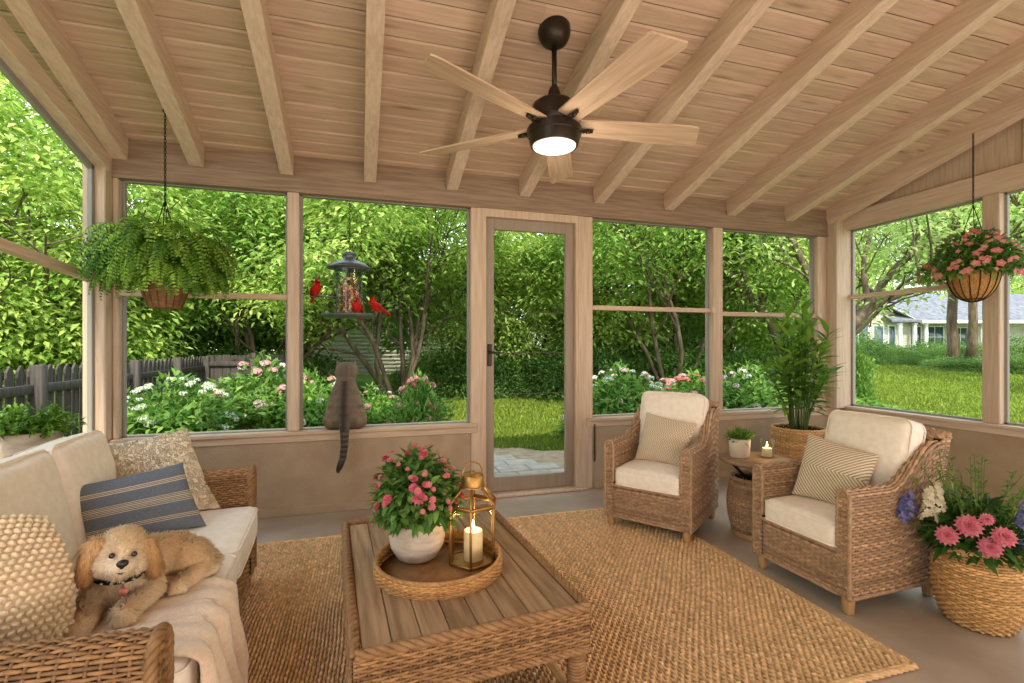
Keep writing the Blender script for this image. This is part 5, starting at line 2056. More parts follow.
# ---- cat on the back sill, seen from behind
CX, CY = -0.215, 4.215
cat = thing('cat', 'grey tabby cat sitting on the window sill looking out, tail hanging down', 'cat', (CX, CY, SILL), -0.05)
hc = np.array((0.006, 0.058, 0.470))
shp = [
    ('e', (0, 0.0, 0.115), (0.165, 0.125, 0.118)),
    ('e', (0, 0.01, 0.20), (0.142, 0.115, 0.13)),
    ('c', [(0, 0.012, 0.17), (0, 0.028, 0.27), (0, 0.042, 0.36), (0, 0.05, 0.44)], [0.150, 0.122, 0.088, 0.060]),
    ('e', (-0.105, 0.02, 0.075), (0.072, 0.115, 0.078)),
    ('e', (0.105, 0.02, 0.075), (0.072, 0.115, 0.078)),
    ('e', hc, (0.096, 0.080, 0.084)),
    ('e', hc + (-0.042, 0.02, -0.018), (0.044, 0.045, 0.038)),
    ('e', hc + (0.042, 0.02, -0.018), (0.044, 0.045, 0.038)),
    ('e', hc + (0, 0.065, -0.018), (0.035, 0.03, 0.026)),
    ('c', [(-0.045, 0.10, 0.22), (-0.045, 0.125, 0.10), (-0.045, 0.135, 0.022), (-0.045, 0.155, 0.018)], [0.042, 0.034, 0.027, 0.024]),
    ('c', [(0.045, 0.10, 0.22), (0.045, 0.125, 0.10), (0.045, 0.135, 0.022), (0.045, 0.155, 0.018)], [0.042, 0.034, 0.027, 0.024]),
    ('c', [(-0.13, 0.06, 0.03), (-0.13, 0.13, 0.022)], [0.032, 0.026]),
    ('c', [(0.13, 0.06, 0.03), (0.13, 0.13, 0.022)], [0.032, 0.026]),
]
for s in (-1, 1):   # ears
    for q in np.linspace(0, 1, 9):
        shp.append(('e', hc + (s * (0.060 + 0.014 * q), -0.002, 0.048 + 0.062 * q), (0.021 * (1 - q) + 0.003, 0.013 * (1 - q) + 0.004, 0.010)))
tl_ = np.array([(0.005, -0.09, 0.06), (0.008, -0.125, 0.028), (0.01, -0.142, -0.03), (0.008, -0.135, -0.12), (-0.004, -0.125, -0.21), (-0.028, -0.12, -0.28), (-0.04, -0.125, -0.305)])
shp.append(('c', tl_, [0.044, 0.040, 0.035, 0.031, 0.029, 0.026, 0.020]))
v, nn, fs = blob(shp, 0.0085, 5)
def catcol(v):
    c1, c2, dk = np.array(S(98, 87, 76)), np.array(S(136, 118, 96)), np.array(S(46, 42, 40))
    c = np.tile(c1, (len(v), 1))
    w = np.clip(np.abs(v[:, 0]) / 0.14, 0, 1)[:, None]
    c = c * (1 - w) + c2 * w
    def dark(c, w):
        return c * (1 - w[:, None]) + dk * w[:, None]
    body = (v[:, 2] > 0.0) & (v[:, 1] < 0.07)
    c = dark(c, np.where(body & (v[:, 2] < 0.40), np.exp(-(v[:, 0] / 0.028) ** 2) * 0.85, 0))
    st = np.sin((v[:, 2] + 0.6 * np.abs(v[:, 0]) + 0.01 * np.sin(v[:, 0] * 50)) * 75)
    c = dark(c, np.where(body & (np.abs(v[:, 0]) > 0.04) & (v[:, 2] < 0.42), np.clip(st - 0.2, 0, 1) * 0.22, 0))
    hs = np.sin(v[:, 0] * 150)
    c = dark(c, np.where((v[:, 2] > 0.43) & (v[:, 2] < 0.52), np.clip(hs - 0.3, 0, 1) * 0.35, 0))
    c = dark(c, np.where(v[:, 2] <= 0.01, np.clip(0.5 + 1.4 * np.sin(v[:, 2] * 150), 0, 1) * 0.85, 0))
    c = dark(c, np.where(v[:, 2] < -0.255, 0.9, 0.0))
    return c
mb = MB()
mb.add(v, fs, catcol(v))
mb.build('body', M['fur'], cat)
rg = np.random.default_rng(32)
p, q = sample_surface(v, nn, fs, 30000, rg)
mb = MB()
ear = p[:, 2] > hc[2] + 0.06
ln = np.where(ear, 0.008, np.where(p[:, 2] > 0.42, 0.02, 0.03)) * rg.uniform(0.7, 1.2, len(p))
fur(mb, p, q, np.tile([[0, -0.1, -1.0]], (len(p), 1)), ln, 0.0042, np.clip(catcol(p) * (1 + rg.normal(0, .16, (len(p), 1))), 0.005, 1), rg, 0.18, 0.8)
mb.build('fur', M['fur'], cat, custom_normals=True)
for s in (-1, 1):
    mb = MB()
    ellipsoid(mb, hc + np.array((s * 0.028, 0.066, 0.012)), (0.011, 0.009, 0.011), 12)
    mb.build('eye', M['eye'], cat)
mb = MB()
ellipsoid(mb, hc + np.array((0, 0.094, -0.012)), (0.008, 0.006, 0.006), 10)
mb.build('nose', M['dark'], cat)

# ------------------------------------------------------------------ bird feeder under the eave, with three cardinals
FX, FY = -0.197, 4.60
fzp = 1.635                                   # top of the seed plate
fd = thing('bird_feeder', 'glass tube bird feeder with grey roof and seed plate hanging outside', 'bird feeder', (FX, FY, fzp))
M['zinc'] = mat('dark_zinc', S(92, 98, 100), S(112, 118, 118), 0.45, 12, metal=0.5)
mb = MB()
lathe(mb, [(0.0, -0.012), (0.225, -0.012), (0.238, 0.0), (0.245, 0.018), (0.240, 0.018), (0.228, 0.004), (0.0, 0.002)], 48)
mb.build('seed_plate', M['zinc'], fd)
mb = MB()
lathe(mb, [(0.0, 0.43), (0.195, 0.43), (0.198, 0.437), (0.15, 0.468), (0.09, 0.498), (0.055, 0.512), (0.055, 0.55), (0.062, 0.555), (0.062, 0.568), (0.03, 0.582), (0.0, 0.585)], 44)
mb.build('roof', M['zinc'], fd)
mb = MB()
lathe(mb, [(0.142, 0.004), (0.142, 0.432)], 40)
mb.build('glass_tube', M['glass'], fd)
mb = MB()
tube(mb, [(0, 0, 0.0), (0, 0, 0.43)], 0.005, 6)
for k in range(4):
    a = k * PI / 2 + PI / 4
    tube(mb, [(0.147 * math.cos(a), 0.147 * math.sin(a), 0.0), (0.147 * math.cos(a), 0.147 * math.sin(a), 0.432)], 0.0035, 6)
a = np.linspace(0, 2 * PI, 40)
tube(mb, np.stack([0.147 * np.cos(a), 0.147 * np.sin(a), np.full(40, 0.42)], 1), 0.0045, 6)
tube(mb, [(-0.33, -0.04, 0.165), (0.14, -0.04, 0.165)], 0.005, 8)
mb.build('wire_cage', M['zinc'], fd)
mb = MB()
rg = np.random.default_rng(33)
for i in range(420):
    z = rg.random() ** 1.9 * 0.33
    rr = 0.105 * math.sqrt(rg.random()) * (1 - 0.5 * max(0, z - 0.1) / 0.23)
    a = rg.uniform(0, 2 * PI)
    cc = [S(214, 176, 116), S(120, 84, 50), S(190, 70, 50), S(236, 214, 170), S(156, 120, 60)][rg.integers(5)]
    ellipsoid(mb, (rr * math.cos(a), rr * math.sin(a), 0.012 + z), rg.uniform(0.008, 0.016, 3), 6, cc)
tag(mb.build('seed', mat('bird_seed', (1, 1, 1), None, 0.8, attr=True), fd), kind='stuff')
mb = MB()
chain(mb, 0.58, cz(FY) - fzp + 0.02, r=0.014)
mb.build('chain', M['black'], fd)

def cardinal(label, loc, rz, pitch=0.0):
    b = thing('cardinal', label, 'bird', loc, rz, 'red cardinals at the feeder')
    b.scale = (0.9,) * 3
    Rm = np.array(Matrix.Rotation(pitch, 3, 'Y'))
    def T(p):
        return Rm @ np.array(p, float) + np.array((0, 0, 0.0))
    # facing +x, feet at the origin
    sh = [('e', T((0.0, 0, 0.075)), (0.058, 0.042, 0.046), np.array(Matrix.Rotation(-0.75 + pitch, 3, 'Y'))),
          ('e', T((0.018, 0, 0.088)), (0.042, 0.040, 0.044)),
          ('e', T((0.036, 0, 0.135)), (0.031, 0.028, 0.030)),
          ('c', [T((0.028, 0, 0.150)), T((0.012, 0, 0.178)), T((0.002, 0, 0.192))], [0.019, 0.010, 0.004]),
          ('c', [T((-0.035, 0, 0.050)), T((-0.075, 0, 0.018)), T((-0.13, 0, -0.028))], [0.026, 0.016, 0.011])]
    v, nn, fs = blob(sh, 0.0052, 4)
    red = np.tile(np.array(S(194, 36, 24)), (len(v), 1))
    vi = v @ Rm
    bl = np.clip(gauss(vi, (0.066, 0, 0.130), 0.020) * 1.4, 0, 1)[:, None]
    red = red * (1 - bl) + np.array(S(26, 18, 16)) * bl
    bk = np.clip((-vi[:, 0] - 0.03) / 0.06, 0, 1)[:, None] * 0.45
    red = red * (1 - bk) + np.array(S(120, 40, 34)) * bk
    mb = MB()
    mb.add(v, fs, red)
    mb.build('body', M['feather'], b)
    for s in (-1, 1):
        mb = MB()
        for k in range(6):
            st_ = T((0.012 - 0.010 * k, s * (0.041 - 0.002 * k), 0.092 - 0.004 * k))
            en = T((-0.055 - 0.009 * k, s * (0.028 - 0.003 * k), 0.050 - 0.010 * k))
            tube(mb, [st_, (st_ + en) / 2 + np.array((0, s * 0.006, 0)), en], [0.010, 0.012, 0.003], 6, np.array(S(164, 40, 32)) * (1 - 0.06 * k), flat=0.5)
        mb.build('wing', M['feather'], b)
    mb = MB()
    tube(mb, [T((0.060, 0, 0.133)), T((0.074, 0, 0.130)), T((0.086, 0, 0.124))], [0.012, 0.009, 0.001], 8)
    mb.build('beak', M['beak'], b)
    mb = MB()
    for s in (-1, 1):
        ellipsoid(mb, T((0.046, s * 0.0265, 0.142)), (0.004, 0.003, 0.004), 8)
    mb.build('eyes', M['eye'], b)
    for s in (-1, 1):
        mb = MB()
        tube(mb, [T((0.004, s * 0.018, 0.042)), (0.006, s * 0.018, 0.014), (0.008, s * 0.018, 0.004)], 0.003, 5)
        for t in (-0.5, 0, 0.5):
            tube(mb, [(0.008, s * 0.018, 0.004), (0.008 + 0.018 * math.cos(t), s * 0.018 + 0.018 * math.sin(t), 0.003)], 0.0024, 4)
        mb.build('leg', M['beak'], b)
    return b
M['feather'] = mat('red_feather', (1, 1, 1), None, 0.7, attr=True, spec=0.15, bump=0.3, bscale=160, dist=0.003)
M['beak'] = mat('orange_beak', S(206, 104, 50), None, 0.5)
cardinal('red cardinal on the perch rod at the left of the feeder', (FX - 0.27, FY - 0.04, fzp + 0.172), -1.0, -0.25)
cardinal('red cardinal on the plate in front of the glass tube', (FX + 0.065, FY - 0.175, fzp + 0.004), -1.9, -0.2)
cardinal('red cardinal on the right rim of the seed plate, tail outwards', (FX + 0.245, FY - 0.05, fzp + 0.02), 2.75, 0.15)

# ------------------------------------------------------------------ garden
def ground_z(x, y):
    s_, c_ = math.sin(YAW), math.cos(YAW)
    d = x * s_ + y * c_
    t = np.clip((d - 7.0) / 19.0, 0, 1)
    return -0.12 + 0.6 * t * t * (3 - 2 * t)

def gat(u, D, dz=0.0):
    x, y, _ = at(u, D)
    return (x, y, float(ground_z(x, y)) + dz)

mb = MB()
ny, nx = 90, 110
X_, Y_ = np.meshgrid(np.linspace(-40, 95, nx), np.concatenate([np.linspace(-12, 20, 60), np.linspace(21, 110, 30)]))
Z_ = ground_z(X_, Y_)
inside = (X_ > -1.9) & (X_ < 5.1) & (Y_ > -1.8) & (Y_ < 4.3)
Z_ = np.where(inside, -0.2, Z_)
mb.add(np.stack([X_, Y_, Z_], -1).reshape(-1, 3), [grid_faces(ny, nx)])
o = mb.build('lawn', M['lawn'])
o['kind'] = 'structure'

# paver path outside the door and the soil strip beside it
mb = MB()
rg = np.random.default_rng(51)
for i in range(5):
    for j in range(6):
        x0, y0 = 0.62 + i * 0.36 - (0.18 if j % 2 else 0), 4.5 + j * 0.27
        if x0 + 0.18 > 1.32 + 1.25 - max(0, (y0 - 4.5)) * 0.75:
            continue
        t = rg.uniform(0.92, 1.06)
        box(mb, (x0, y0, -0.12), (x0 + 0.353, y0 + 0.263, -0.005 + rg.uniform(-.003, .003)), 0.008, (t, t, t * 0.99))
o = mb.build('paver_path', mat('limestone_paver', S(160, 150, 136), S(182, 172, 158), 0.85, 9, attr=True, bump=0.3, bscale=40, spec=0.15), smooth=False)
o['kind'] = 'structure'
mb = MB()
g = np.linspace(0, 2 * PI, 40)
r = 1 + 0.08 * np.sin(g * 5) + 0.05 * np.sin(g * 11)
ring = np.stack([1.5 + 1.55 * r * np.cos(g), 5.35 + 1.35 * r * np.sin(g), np.full(40, -0.095)], 1)
v = np.vstack([[[1.5, 5.35, -0.065]], ring])
mb.add(v, [np.array([[0, k + 1, (k + 1) % 40 + 1] for k in range(40)])])
o = mb.build('soil_strip', mat('bare_soil', S(140, 118, 92), S(168, 146, 118), 1.0, 8, bump=0.8, bscale=30))
o['kind'] = 'structure'

# blades of grass
rg = np.random.default_rng(52)
def blades(n, ulo, uhi, dlo, dhi, pw_):
    D = dlo + (dhi - dlo) * rg.random(n) ** pw_
    u = rg.uniform(ulo, uhi, n)
    a = (u - UC) / FPX
    s_, c_ = math.sin(YAW), math.cos(YAW)
    return np.stack([(s_ + a * c_) * D, (c_ - a * s_) * D], 1), D
parts = [blades(52000, 420, 620, 5.6, 14, 1.3), blades(60000, 830, 1120, 6.2, 24, 1.6)]
mb = MB()
for p2, D in parts:
    keep = (np.abs((p2[:, 0] - 1.5) / 1.5) ** 2 + ((p2[:, 1] - 5.35) / 1.3) ** 2 > 1) & ~((p2[:, 1] < 4.7) & (p2[:, 0] < 5.6))
    p2, D = p2[keep], D[keep]
    n = len(p2)
    p = np.column_stack([p2, ground_z(p2[:, 0], p2[:, 1]) - 0.01])
    d = np.column_stack([rg.normal(0, .45, (n, 2)), np.ones(n)])
    leaves(mb, p, d, rg.normal(size=(n, 3)), rg.uniform(0.05, 0.10, n) * (0.7 + D * 0.05), rg.uniform(0.010, 0.016, n) * (0.6 + D * 0.13), 0.1, 0.4, gcol(rg, n, S(108, 134, 44), S(168, 182, 78), 0.15), 1)
o = mb.build('grass', M['leaf'])
tag(o, 'short bright green grass of the lawn', 'grass', kind='stuff')

# ------------------------------------------------------------------ trees
LEAF_A = (S(118, 160, 62), S(214, 228, 124))
LEAF_B = (S(104, 150, 58), S(192, 216, 110))
LEAF_C = (S(136, 176, 72), S(226, 236, 140))

class Tree:
    def __init__(self, seed):
        self.rg = np.random.default_rng(seed)
        self.wood, self.fol, self.pts = MB(), MB(), []
    def grow(self, p, d, L, r, lvl, maxl, up=0.25, kids=4, spread=0.75):
        rg = self.rg
        n = 6 if lvl < maxl else 4
        pts, dirs = [np.array(p, float)], []
        d = unit(d)
        for i in range(n):
            d = unit(d + rg.normal(0, 0.13, 3) + np.array((0, 0, up * 0.3)))
            pts.append(pts[-1] + d * L / n)
            dirs.append(d)
        pts = np.array(pts)
        tube(self.wood, pts, np.linspace(r, r * 0.5, n + 1), 7 if lvl == 0 else 5, cap=False)
        self.branch(pts, r, L, lvl, maxl, up, kids, spread)
    def branch(self, pts, r, L, lvl, maxl, up, kids, spread, lo=0.35):
        rg = self.rg
        if lvl >= maxl - 1:
            for q in pts[2:]:
                self.pts.append(q)
        if lvl < maxl:
            for k in range(kids):
                t = lo + (1 - lo) * (k + rg.uniform(0.2, 0.9)) / kids
                i = min(len(pts) - 2, int(t * (len(pts) - 1)))
                q = pts[i] + (pts[i + 1] - pts[i]) * (t * (len(pts) - 1) - i)
                dd = unit(pts[i + 1] - pts[i])
                sd = unit(np.cross(dd, rg.normal(size=3)))
                self.grow(q, dd * (1 - spread * 0.5) + sd * spread + np.array((0, 0, 0.08)), L * rg.uniform(0.45, 0.68), r * 0.5, lvl + 1, maxl, up * 0.7, kids, spread)
    def leafage(self, per, sig, Lr, pal, extra=None, droop=0.3, thin=1.0):
        rg = self.rg
        P = list(self.pts)
        if extra is not None:
            P += list(extra)
        for c in P:
            n = max(4, int(per * rg.uniform(0.6, 1.4) * (thin if c[2] > 4.3 else 1.0)))
            az = rg.uniform(0, 2 * PI)
            o = rg.normal(0, 1, (n, 3)) * np.array((sig, sig, sig * 0.38))
            out = unit(o * np.array((1, 1, 0.3)) + np.array((math.cos(az), math.sin(az), 0)) * sig * 0.8)
            d = out + np.column_stack([rg.normal(0, .3, (n, 2)), rg.normal(-droop, .25, n)])
            up = np.column_stack([rg.normal(0, .35, (n, 2)), np.ones(n)])
            t = np.clip(rg.normal(0.45, 0.22) + rg.normal(0, 0.18, (n, 1)), 0, 1)
            col = np.array(pal[0]) * (1 - t) + np.array(pal[1]) * t
            L = rg.uniform(*Lr, n)
            leaves(self.fol, c + o, d, up, L, L * rg.uniform(0.42, 0.56, n), 0.16, 0.22, col, 1)
    def meshes(self, nm):
        return (self.wood.mesh(nm + '_wood', M['bark']), self.fol.mesh(nm + '_foliage', M['leaf'], smooth=False))

def ell_pts(rg, n, c, r, pw_=0.33, lo=-1.0):
    v = unit(rg.normal(size=(n * 3, 3)))
    v = v[v[:, 2] > lo][:n]
    return v * (rg.random((len(v), 1)) ** pw_) * np.array(r) + np.array(c)

def place_tree(name, label, meshes, loc, rz=0.0, s=1.0, group=None, cat='tree'):
    t = thing(name, label, cat, loc, rz, group)
    t.scale = (s,) * 3 if not isinstance(s, (tuple, list)) else s
    for nm, me in zip(('trunk', 'foliage'), meshes):
        o = bpy.data.objects.new(nm, me)
        COL.objects.link(o)
        o.parent = t
    return t

def multi_stem(seed, nst, h, lean, pal, per=16, sig=0.26, extra=0, Lr=(0.10, 0.16), crown=None, maxl=3):
    T = Tree(seed)
    for k in range(nst):
        a = 2 * PI * k / nst + T.rg.normal(0, .25)
        ln = lean * T.rg.uniform(0.6, 1.2)
        T.grow((0.08 * math.cos(a), 0.08 * math.sin(a), -0.1), (math.cos(a) * ln, math.sin(a) * ln, 1), h * T.rg.uniform(0.55, 0.75), 0.062 * T.rg.uniform(0.8, 1.2), 0, maxl, 0.25, 4, 0.7)
    ex = ell_pts(T.rg, extra, *crown) if extra else None
    T.leafage(per, sig, Lr, pal, ex)
    return T.meshes('multi_stem_tree')
def dense(seed, h, r, lo, pal, n=600, per=50, sig=0.36, Lr=(0.12, 0.19)):
    T = Tree(seed)
    for k in range(3):
        a = 2 * PI * k / 3
        T.grow((0, 0, -0.1), (math.cos(a) * 0.22, math.sin(a) * 0.22, 1), h * 0.5, 0.06, 0, 2, 0.3, 4, 0.7)
    T.pts = []
    zz = T.rg.uniform(-1, 1, n)
    rad = (1 - np.abs(zz) ** 3.5) ** 0.4 * T.rg.random(n) ** 0.28
    az = T.rg.uniform(0, 2 * PI, n)
    ex = np.stack([r * rad * np.cos(az), r * rad * np.sin(az), (h + lo) / 2 + (h - lo) / 2 * zz], 1)
    # lobes: push the points towards a handful of sub-crowns
    lob = ell_pts(T.rg, 16, (0, 0, (h + lo) / 2), (r * 0.8, r * 0.8, (h - lo) * 0.42), 0.3)
    for i in range(len(ex)):
        j = np.argmin(((lob - ex[i]) ** 2).sum(1))
        ex[i] = ex[i] * 0.62 + lob[j] * 0.38
    T.leafage(per, sig, Lr, pal, ex, thin=0.42)
    return T.meshes('dense_tree')

S_LIGHT = (S(112, 148, 66), S(190, 206, 124))
TA = multi_stem(101, 7, 6.0, 0.45, LEAF_A, 20, 0.28, 150, crown=((0, 0, 4.6), (2.6, 2.6, 2.0), 0.4))
TA2 = multi_stem(102, 6, 6.4, 0.55, LEAF_B, 18, 0.28, 170, crown=((0, 0, 4.8), (2.8, 2.8, 2.1), 0.4))
TD = dense(103, 7.6, 2.5, 0.5, LEAF_A)
TD2 = dense(104, 8.6, 2.9, 0.3, LEAF_C, 640)
TD3 = dense(105, 7.0, 2.6, 0.2, LEAF_B, 560)

back_row = [
    ('tall bright green bushy tree nearest outside the left window', TD2, -150, 6.6, 0.3, 0.75),
    ('yellow-green bushy tree over the picket fence in the left window', TD2, -20, 8.0, 1.9, 0.78),
    ('light green tree behind the left corner post', TD, 75, 8.8, 0.8, 0.92),
    ('bushy green tree behind the hanging fern', TD2, 128, 13.4, 2.6, 0.95),
    ('green tree at the end of the picket fence', TD3, 205, 13.6, 4.0, 1.0),
    ('slender many-stemmed tree beside the first window post', TA2, 268, 11.8, 1.2, 1.0),
    ('dense green tree left of the bird feeder', TD, 300, 15.4, 5.1, 1.1),
    ('many-stemmed tree rising behind the bird feeder', TA, 397, 11.2, 0.4, 0.98),
    ('dense tree in front of the clapboard house', TD3, 452, 14.8, 0.2, 0.98),
    ('bright leafy tree straight behind the grey door', TD2, 530, 14.6, 3.3, 0.92),
    ('green tree between the door and the wide window', TD, 590, 13.8, 1.1, 1.0),
    ('tall green tree filling the window right of the door', TD2, 655, 15.6, 5.5, 1.0),
    ('many-stemmed tree behind the pink and white shrub right of the door', TA2, 674, 11.6, 2.4, 0.95),
    ('dense tree behind the post between the two right back windows', TD3, 722, 14.4, 2.0, 1.0),
    ('leafy tree behind the tall cane plant', TD, 795, 15.5, 3.9, 1.0),
]
back_row += [
    ('distant dense tree filling the gap behind the picket fence', TD3, 160, 20, 0.5, 0.85),
    ('distant dense tree behind the board fence', TD, 235, 21, 1.5, 0.85),
    ('distant tree behind the first window post', TD3, 330, 24, 2.5, 0.85),
    ('distant tree beyond the grey door', TD3, 500, 22, 3.5, 0.85),
    ('distant tree beyond the right door post', TD, 580, 22, 4.5, 0.85),
    ('distant tree beyond the wide window', TD3, 690, 22, 5.5, 0.85),
    ('distant tree beyond the tall cane plant', TD3, 770, 22, 0.9, 0.85),
    ('distant tree past the far left window', TD3, 30, 17, 0.1, 1.1)]
for lab, me, u, D, rz, s in back_row:
    place_tree('leafy_tree', lab, me, gat(u, D), rz, s, 'trees round the garden')

for lab, me, x, y, rz, s in (
        ('bushy tree beyond the picket fence left of the porch', TD2, -7.4, 3.4, 0.4, 0.8),
        ('light green tree beyond the fence beside the sofa', TD, -8.2, 0.2, 2.4, 0.95),
        ('dense tree farther behind the left fence', TD3, -11.5, 5.6, 4.4, 1.1),
        ('bushy tree on the lawn beside the right end of the porch', TD2, 19.0, 3.5, 1.1, 0.9),
        ('dense tree on the far side of the right lawn', TD3, 27.0, 8.0, 3.1, 1.2),
        ('light green tree across the lawn behind the right chair', TD, 24.0, -1.5, 5.1, 1.1)):
    place_tree('leafy_tree', lab, me, (x, y, -0.12), rz, s, 'trees round the garden')

# explicit limbs: two spreading trees at the right
def limb_tree(label, base, limbs, seed, pal, per=15, sig=0.3, spread=0.75, up=0.2, kids=5, Lr=(0.11, 0.17)):
    """limbs: lists of (bearing u, height row v, depth D, radius)"""
    b = np.array(gat(*base))
    T = Tree(seed)
    for lb in limbs:
        pts = []
        for u, v, D, r in lb:
            x, y, _ = at(u, D)
            pts.append((x - b[0], y - b[1], CAMH + (VC - v) / FPX * D - b[2]))
        pts = np.array(pts)
        rad = np.array([q[3] for q in lb])
        k = np.linspace(0, len(pts) - 1, len(pts) * 4)
        sm = np.stack([np.interp(k, range(len(pts)), pts[:, i]) for i in range(3)], 1)
        for _ in range(2):
            sm[1:-1] = (sm[:-2] + sm[1:-1] * 2 + sm[2:]) / 4
        tube(T.wood, sm, np.interp(k, range(len(pts)), rad), 9)
        L = np.linalg.norm(np.diff(pts, axis=0), axis=1).sum()
        T.branch(sm, float(rad.mean()) * 0.8, L * 0.75, 0, 2, up, kids, spread, 0.3)
    T.leafage(per, sig, Lr, pal)
    return place_tree('spreading_tree', label, T.meshes('spreading_tree'), tuple(b))
limb_tree('big spreading tree forking behind the right corner post', (836, 9.2),
          [[(836, 425, 9.2, .17), (838, 372, 9.2, .15), (846, 332, 9.2, .125), (872, 304, 9.3, .10), (905, 292, 9.4, .07), (945, 286, 9.6, .045)],
           [(858, 320, 9.25, .09), (880, 287, 9.2, .07), (900, 262, 9.0, .05), (940, 235, 8.8, .03)],
           [(846, 332, 9.2, .10), (822, 300, 9.4, .085), (806, 268, 9.6, .075), (790, 236, 9.9, .06), (772, 195, 10.2, .045)],
           [(868, 306, 9.3, .06), (862, 262, 9.8, .045), (880, 205, 10.4, .03)]], 111, S_LIGHT, 7, 0.26)
limb_tree('leaning branching tree behind the tall cane plant', (792, 10.6),
          [[(792, 420, 10.6, .13), (786, 362, 10.6, .12), (774, 328, 10.6, .10), (752, 298, 10.6, .08), (726, 268, 10.8, .05), (700, 240, 11, .03)],
           [(764, 312, 10.6, .06), (757, 270, 10.7, .045), (764, 222, 10.9, .03)],
           [(748, 294, 10.6, .05), (740, 250, 10.5, .035), (728, 205, 10.5, .025)],
           [(778, 335, 10.6, .05), (800, 296, 10.4, .035), (812, 262, 10.3, .025)]], 112, LEAF_A, 13, 0.26)

# shade trees on the right-hand lawn
def shade(seed, h, pal, clear=0.5, n=60):
    T = Tree(seed)
    rg = T.rg
    tr = np.array([(0, 0, -0.2), (0.03, 0, h * 0.15), (0.0, 0.05, h * 0.3), (0.05, 0, h * clear)])
    tube(T.wood, tr, [0.30, 0.235, 0.21, 0.19], 10)
    for k in range(6):
        a = 2 * PI * k / 6 + rg.normal(0, .2)
        T.grow(tr[-1] - (0, 0, 0.1 * k), (math.cos(a) * 0.9, math.sin(a) * 0.9, 0.8), h * rg.uniform(0.38, 0.5), 0.10, 0, 3, 0.2, 4, 0.7)
    T.leafage(9, 0.34, (0.13, 0.21), pal)
    return T.meshes('shade_tree')
S1 = shade(121, 7.5, S_LIGHT)
S2 = shade(122, 8.5, LEAF_A)
for lab, me, u, D, rz, s in (
        ('shade tree with a grey trunk on the lawn left of the hanging flowers', S1, 953, 24, 0.4, 1.0),
        ('shade tree with a grey trunk right of the window post', S2, 1002, 21, 2.2, 0.95),
        ('farther shade tree seen just beside the window post', S1, 972, 29, 4.0, 1.1),
        ('leafy shade tree at the right edge of the garden', S2, 1085, 15, 5.0, 0.9),
        ('shade tree in front of the left wing of the neighbour house', S2, 846, 31, 1.0, 1.0)):
    place_tree('shade_tree', lab, me, gat(u, D), rz, s, 'shade trees on the lawn')
for lab, u, D, rz, s, me in (
        ('tall dense tree behind the left end of the neighbour house', 850, 54, 0.2, 1.6, TD),
        ('tall dense tree behind the neighbour house roof', 915, 62, 1.7, 1.9, TD3),
        ('tall dense tree farthest behind the right lawn', 985, 60, 2.9, 1.9, TD2),
        ('tall dense tree behind the right end of the neighbour house', 1050, 58, 4.1, 1.8, TD)):
    place_tree('background_tree', lab, me, gat(u, D), rz, s, 'trees behind the neighbour house')

# ------------------------------------------------------------------ shrubs
def shrub_mesh(seed, rx, rz_, n, pal, Lr=(0.07, 0.12), stems=26, fill=0.5):
    rg = np.random.default_rng(seed)
    mw, mf = MB(), MB()
    tips, ds = dome_points(rg, stems, rx * 0.85, rx * 0.85, rz_ * 0.85, 0.0, 0.1)
    for p in tips:
        tube(mw, [(p[0] * 0.08, p[1] * 0.08, -0.05), (p[0] * 0.5, p[1] * 0.5, p[2] * 0.6), tuple(p)], [0.014, 0.009, 0.004], 5, cap=False)
    p, d = dome_points(rg, n, rx, rx, rz_, 0.0, 0.02)
    bump_ = 1 + 0.13 * np.sin(d[:, 0] * 7 + seed) * np.sin(d[:, 1] * 8 + seed) + 0.08 * np.sin(d[:, 2] * 13)
    p = p * (rg.random((len(p), 1)) ** 0.3) * bump_[:, None]
    p[:, 2] = np.maximum(p[:, 2], 0.03)
    k = len(p)
    t = np.clip(rg.normal(0.45, 0.27, (k, 1)), 0, 1)
    col = np.array(pal[0]) * (1 - t) + np.array(pal[1]) * t
    L = rg.uniform(*Lr, k)
    leaves(mf, p, d + rg.normal(0, .5, (k, 3)) + np.array((0, 0, -.1)), d * .5 + np.array((0, 0, .9)) + rg.normal(0, .35, (k, 3)), L, L * rg.uniform(0.4, 0.55, k), 0.15, 0.28, col, 1)
    return mw.mesh('shrub_stem', M['bark']), mf.mesh('shrub_foliage', M['leaf'], smooth=False)
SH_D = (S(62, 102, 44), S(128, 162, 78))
SH_M = (S(66, 112, 42), S(146, 180, 78))
SH_F = (S(76, 124, 48), S(160, 194, 90))
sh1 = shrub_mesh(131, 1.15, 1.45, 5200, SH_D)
sh2 = shrub_mesh(132, 1.25, 1.1, 4600, SH_M)
sh3 = shrub_mesh(133, 0.75, 0.95, 3600, SH_F, (0.08, 0.13))
sh4 = shrub_mesh(134, 0.85, 1.05, 4200, (S(66, 116, 46), S(164, 196, 96)), (0.09, 0.14))

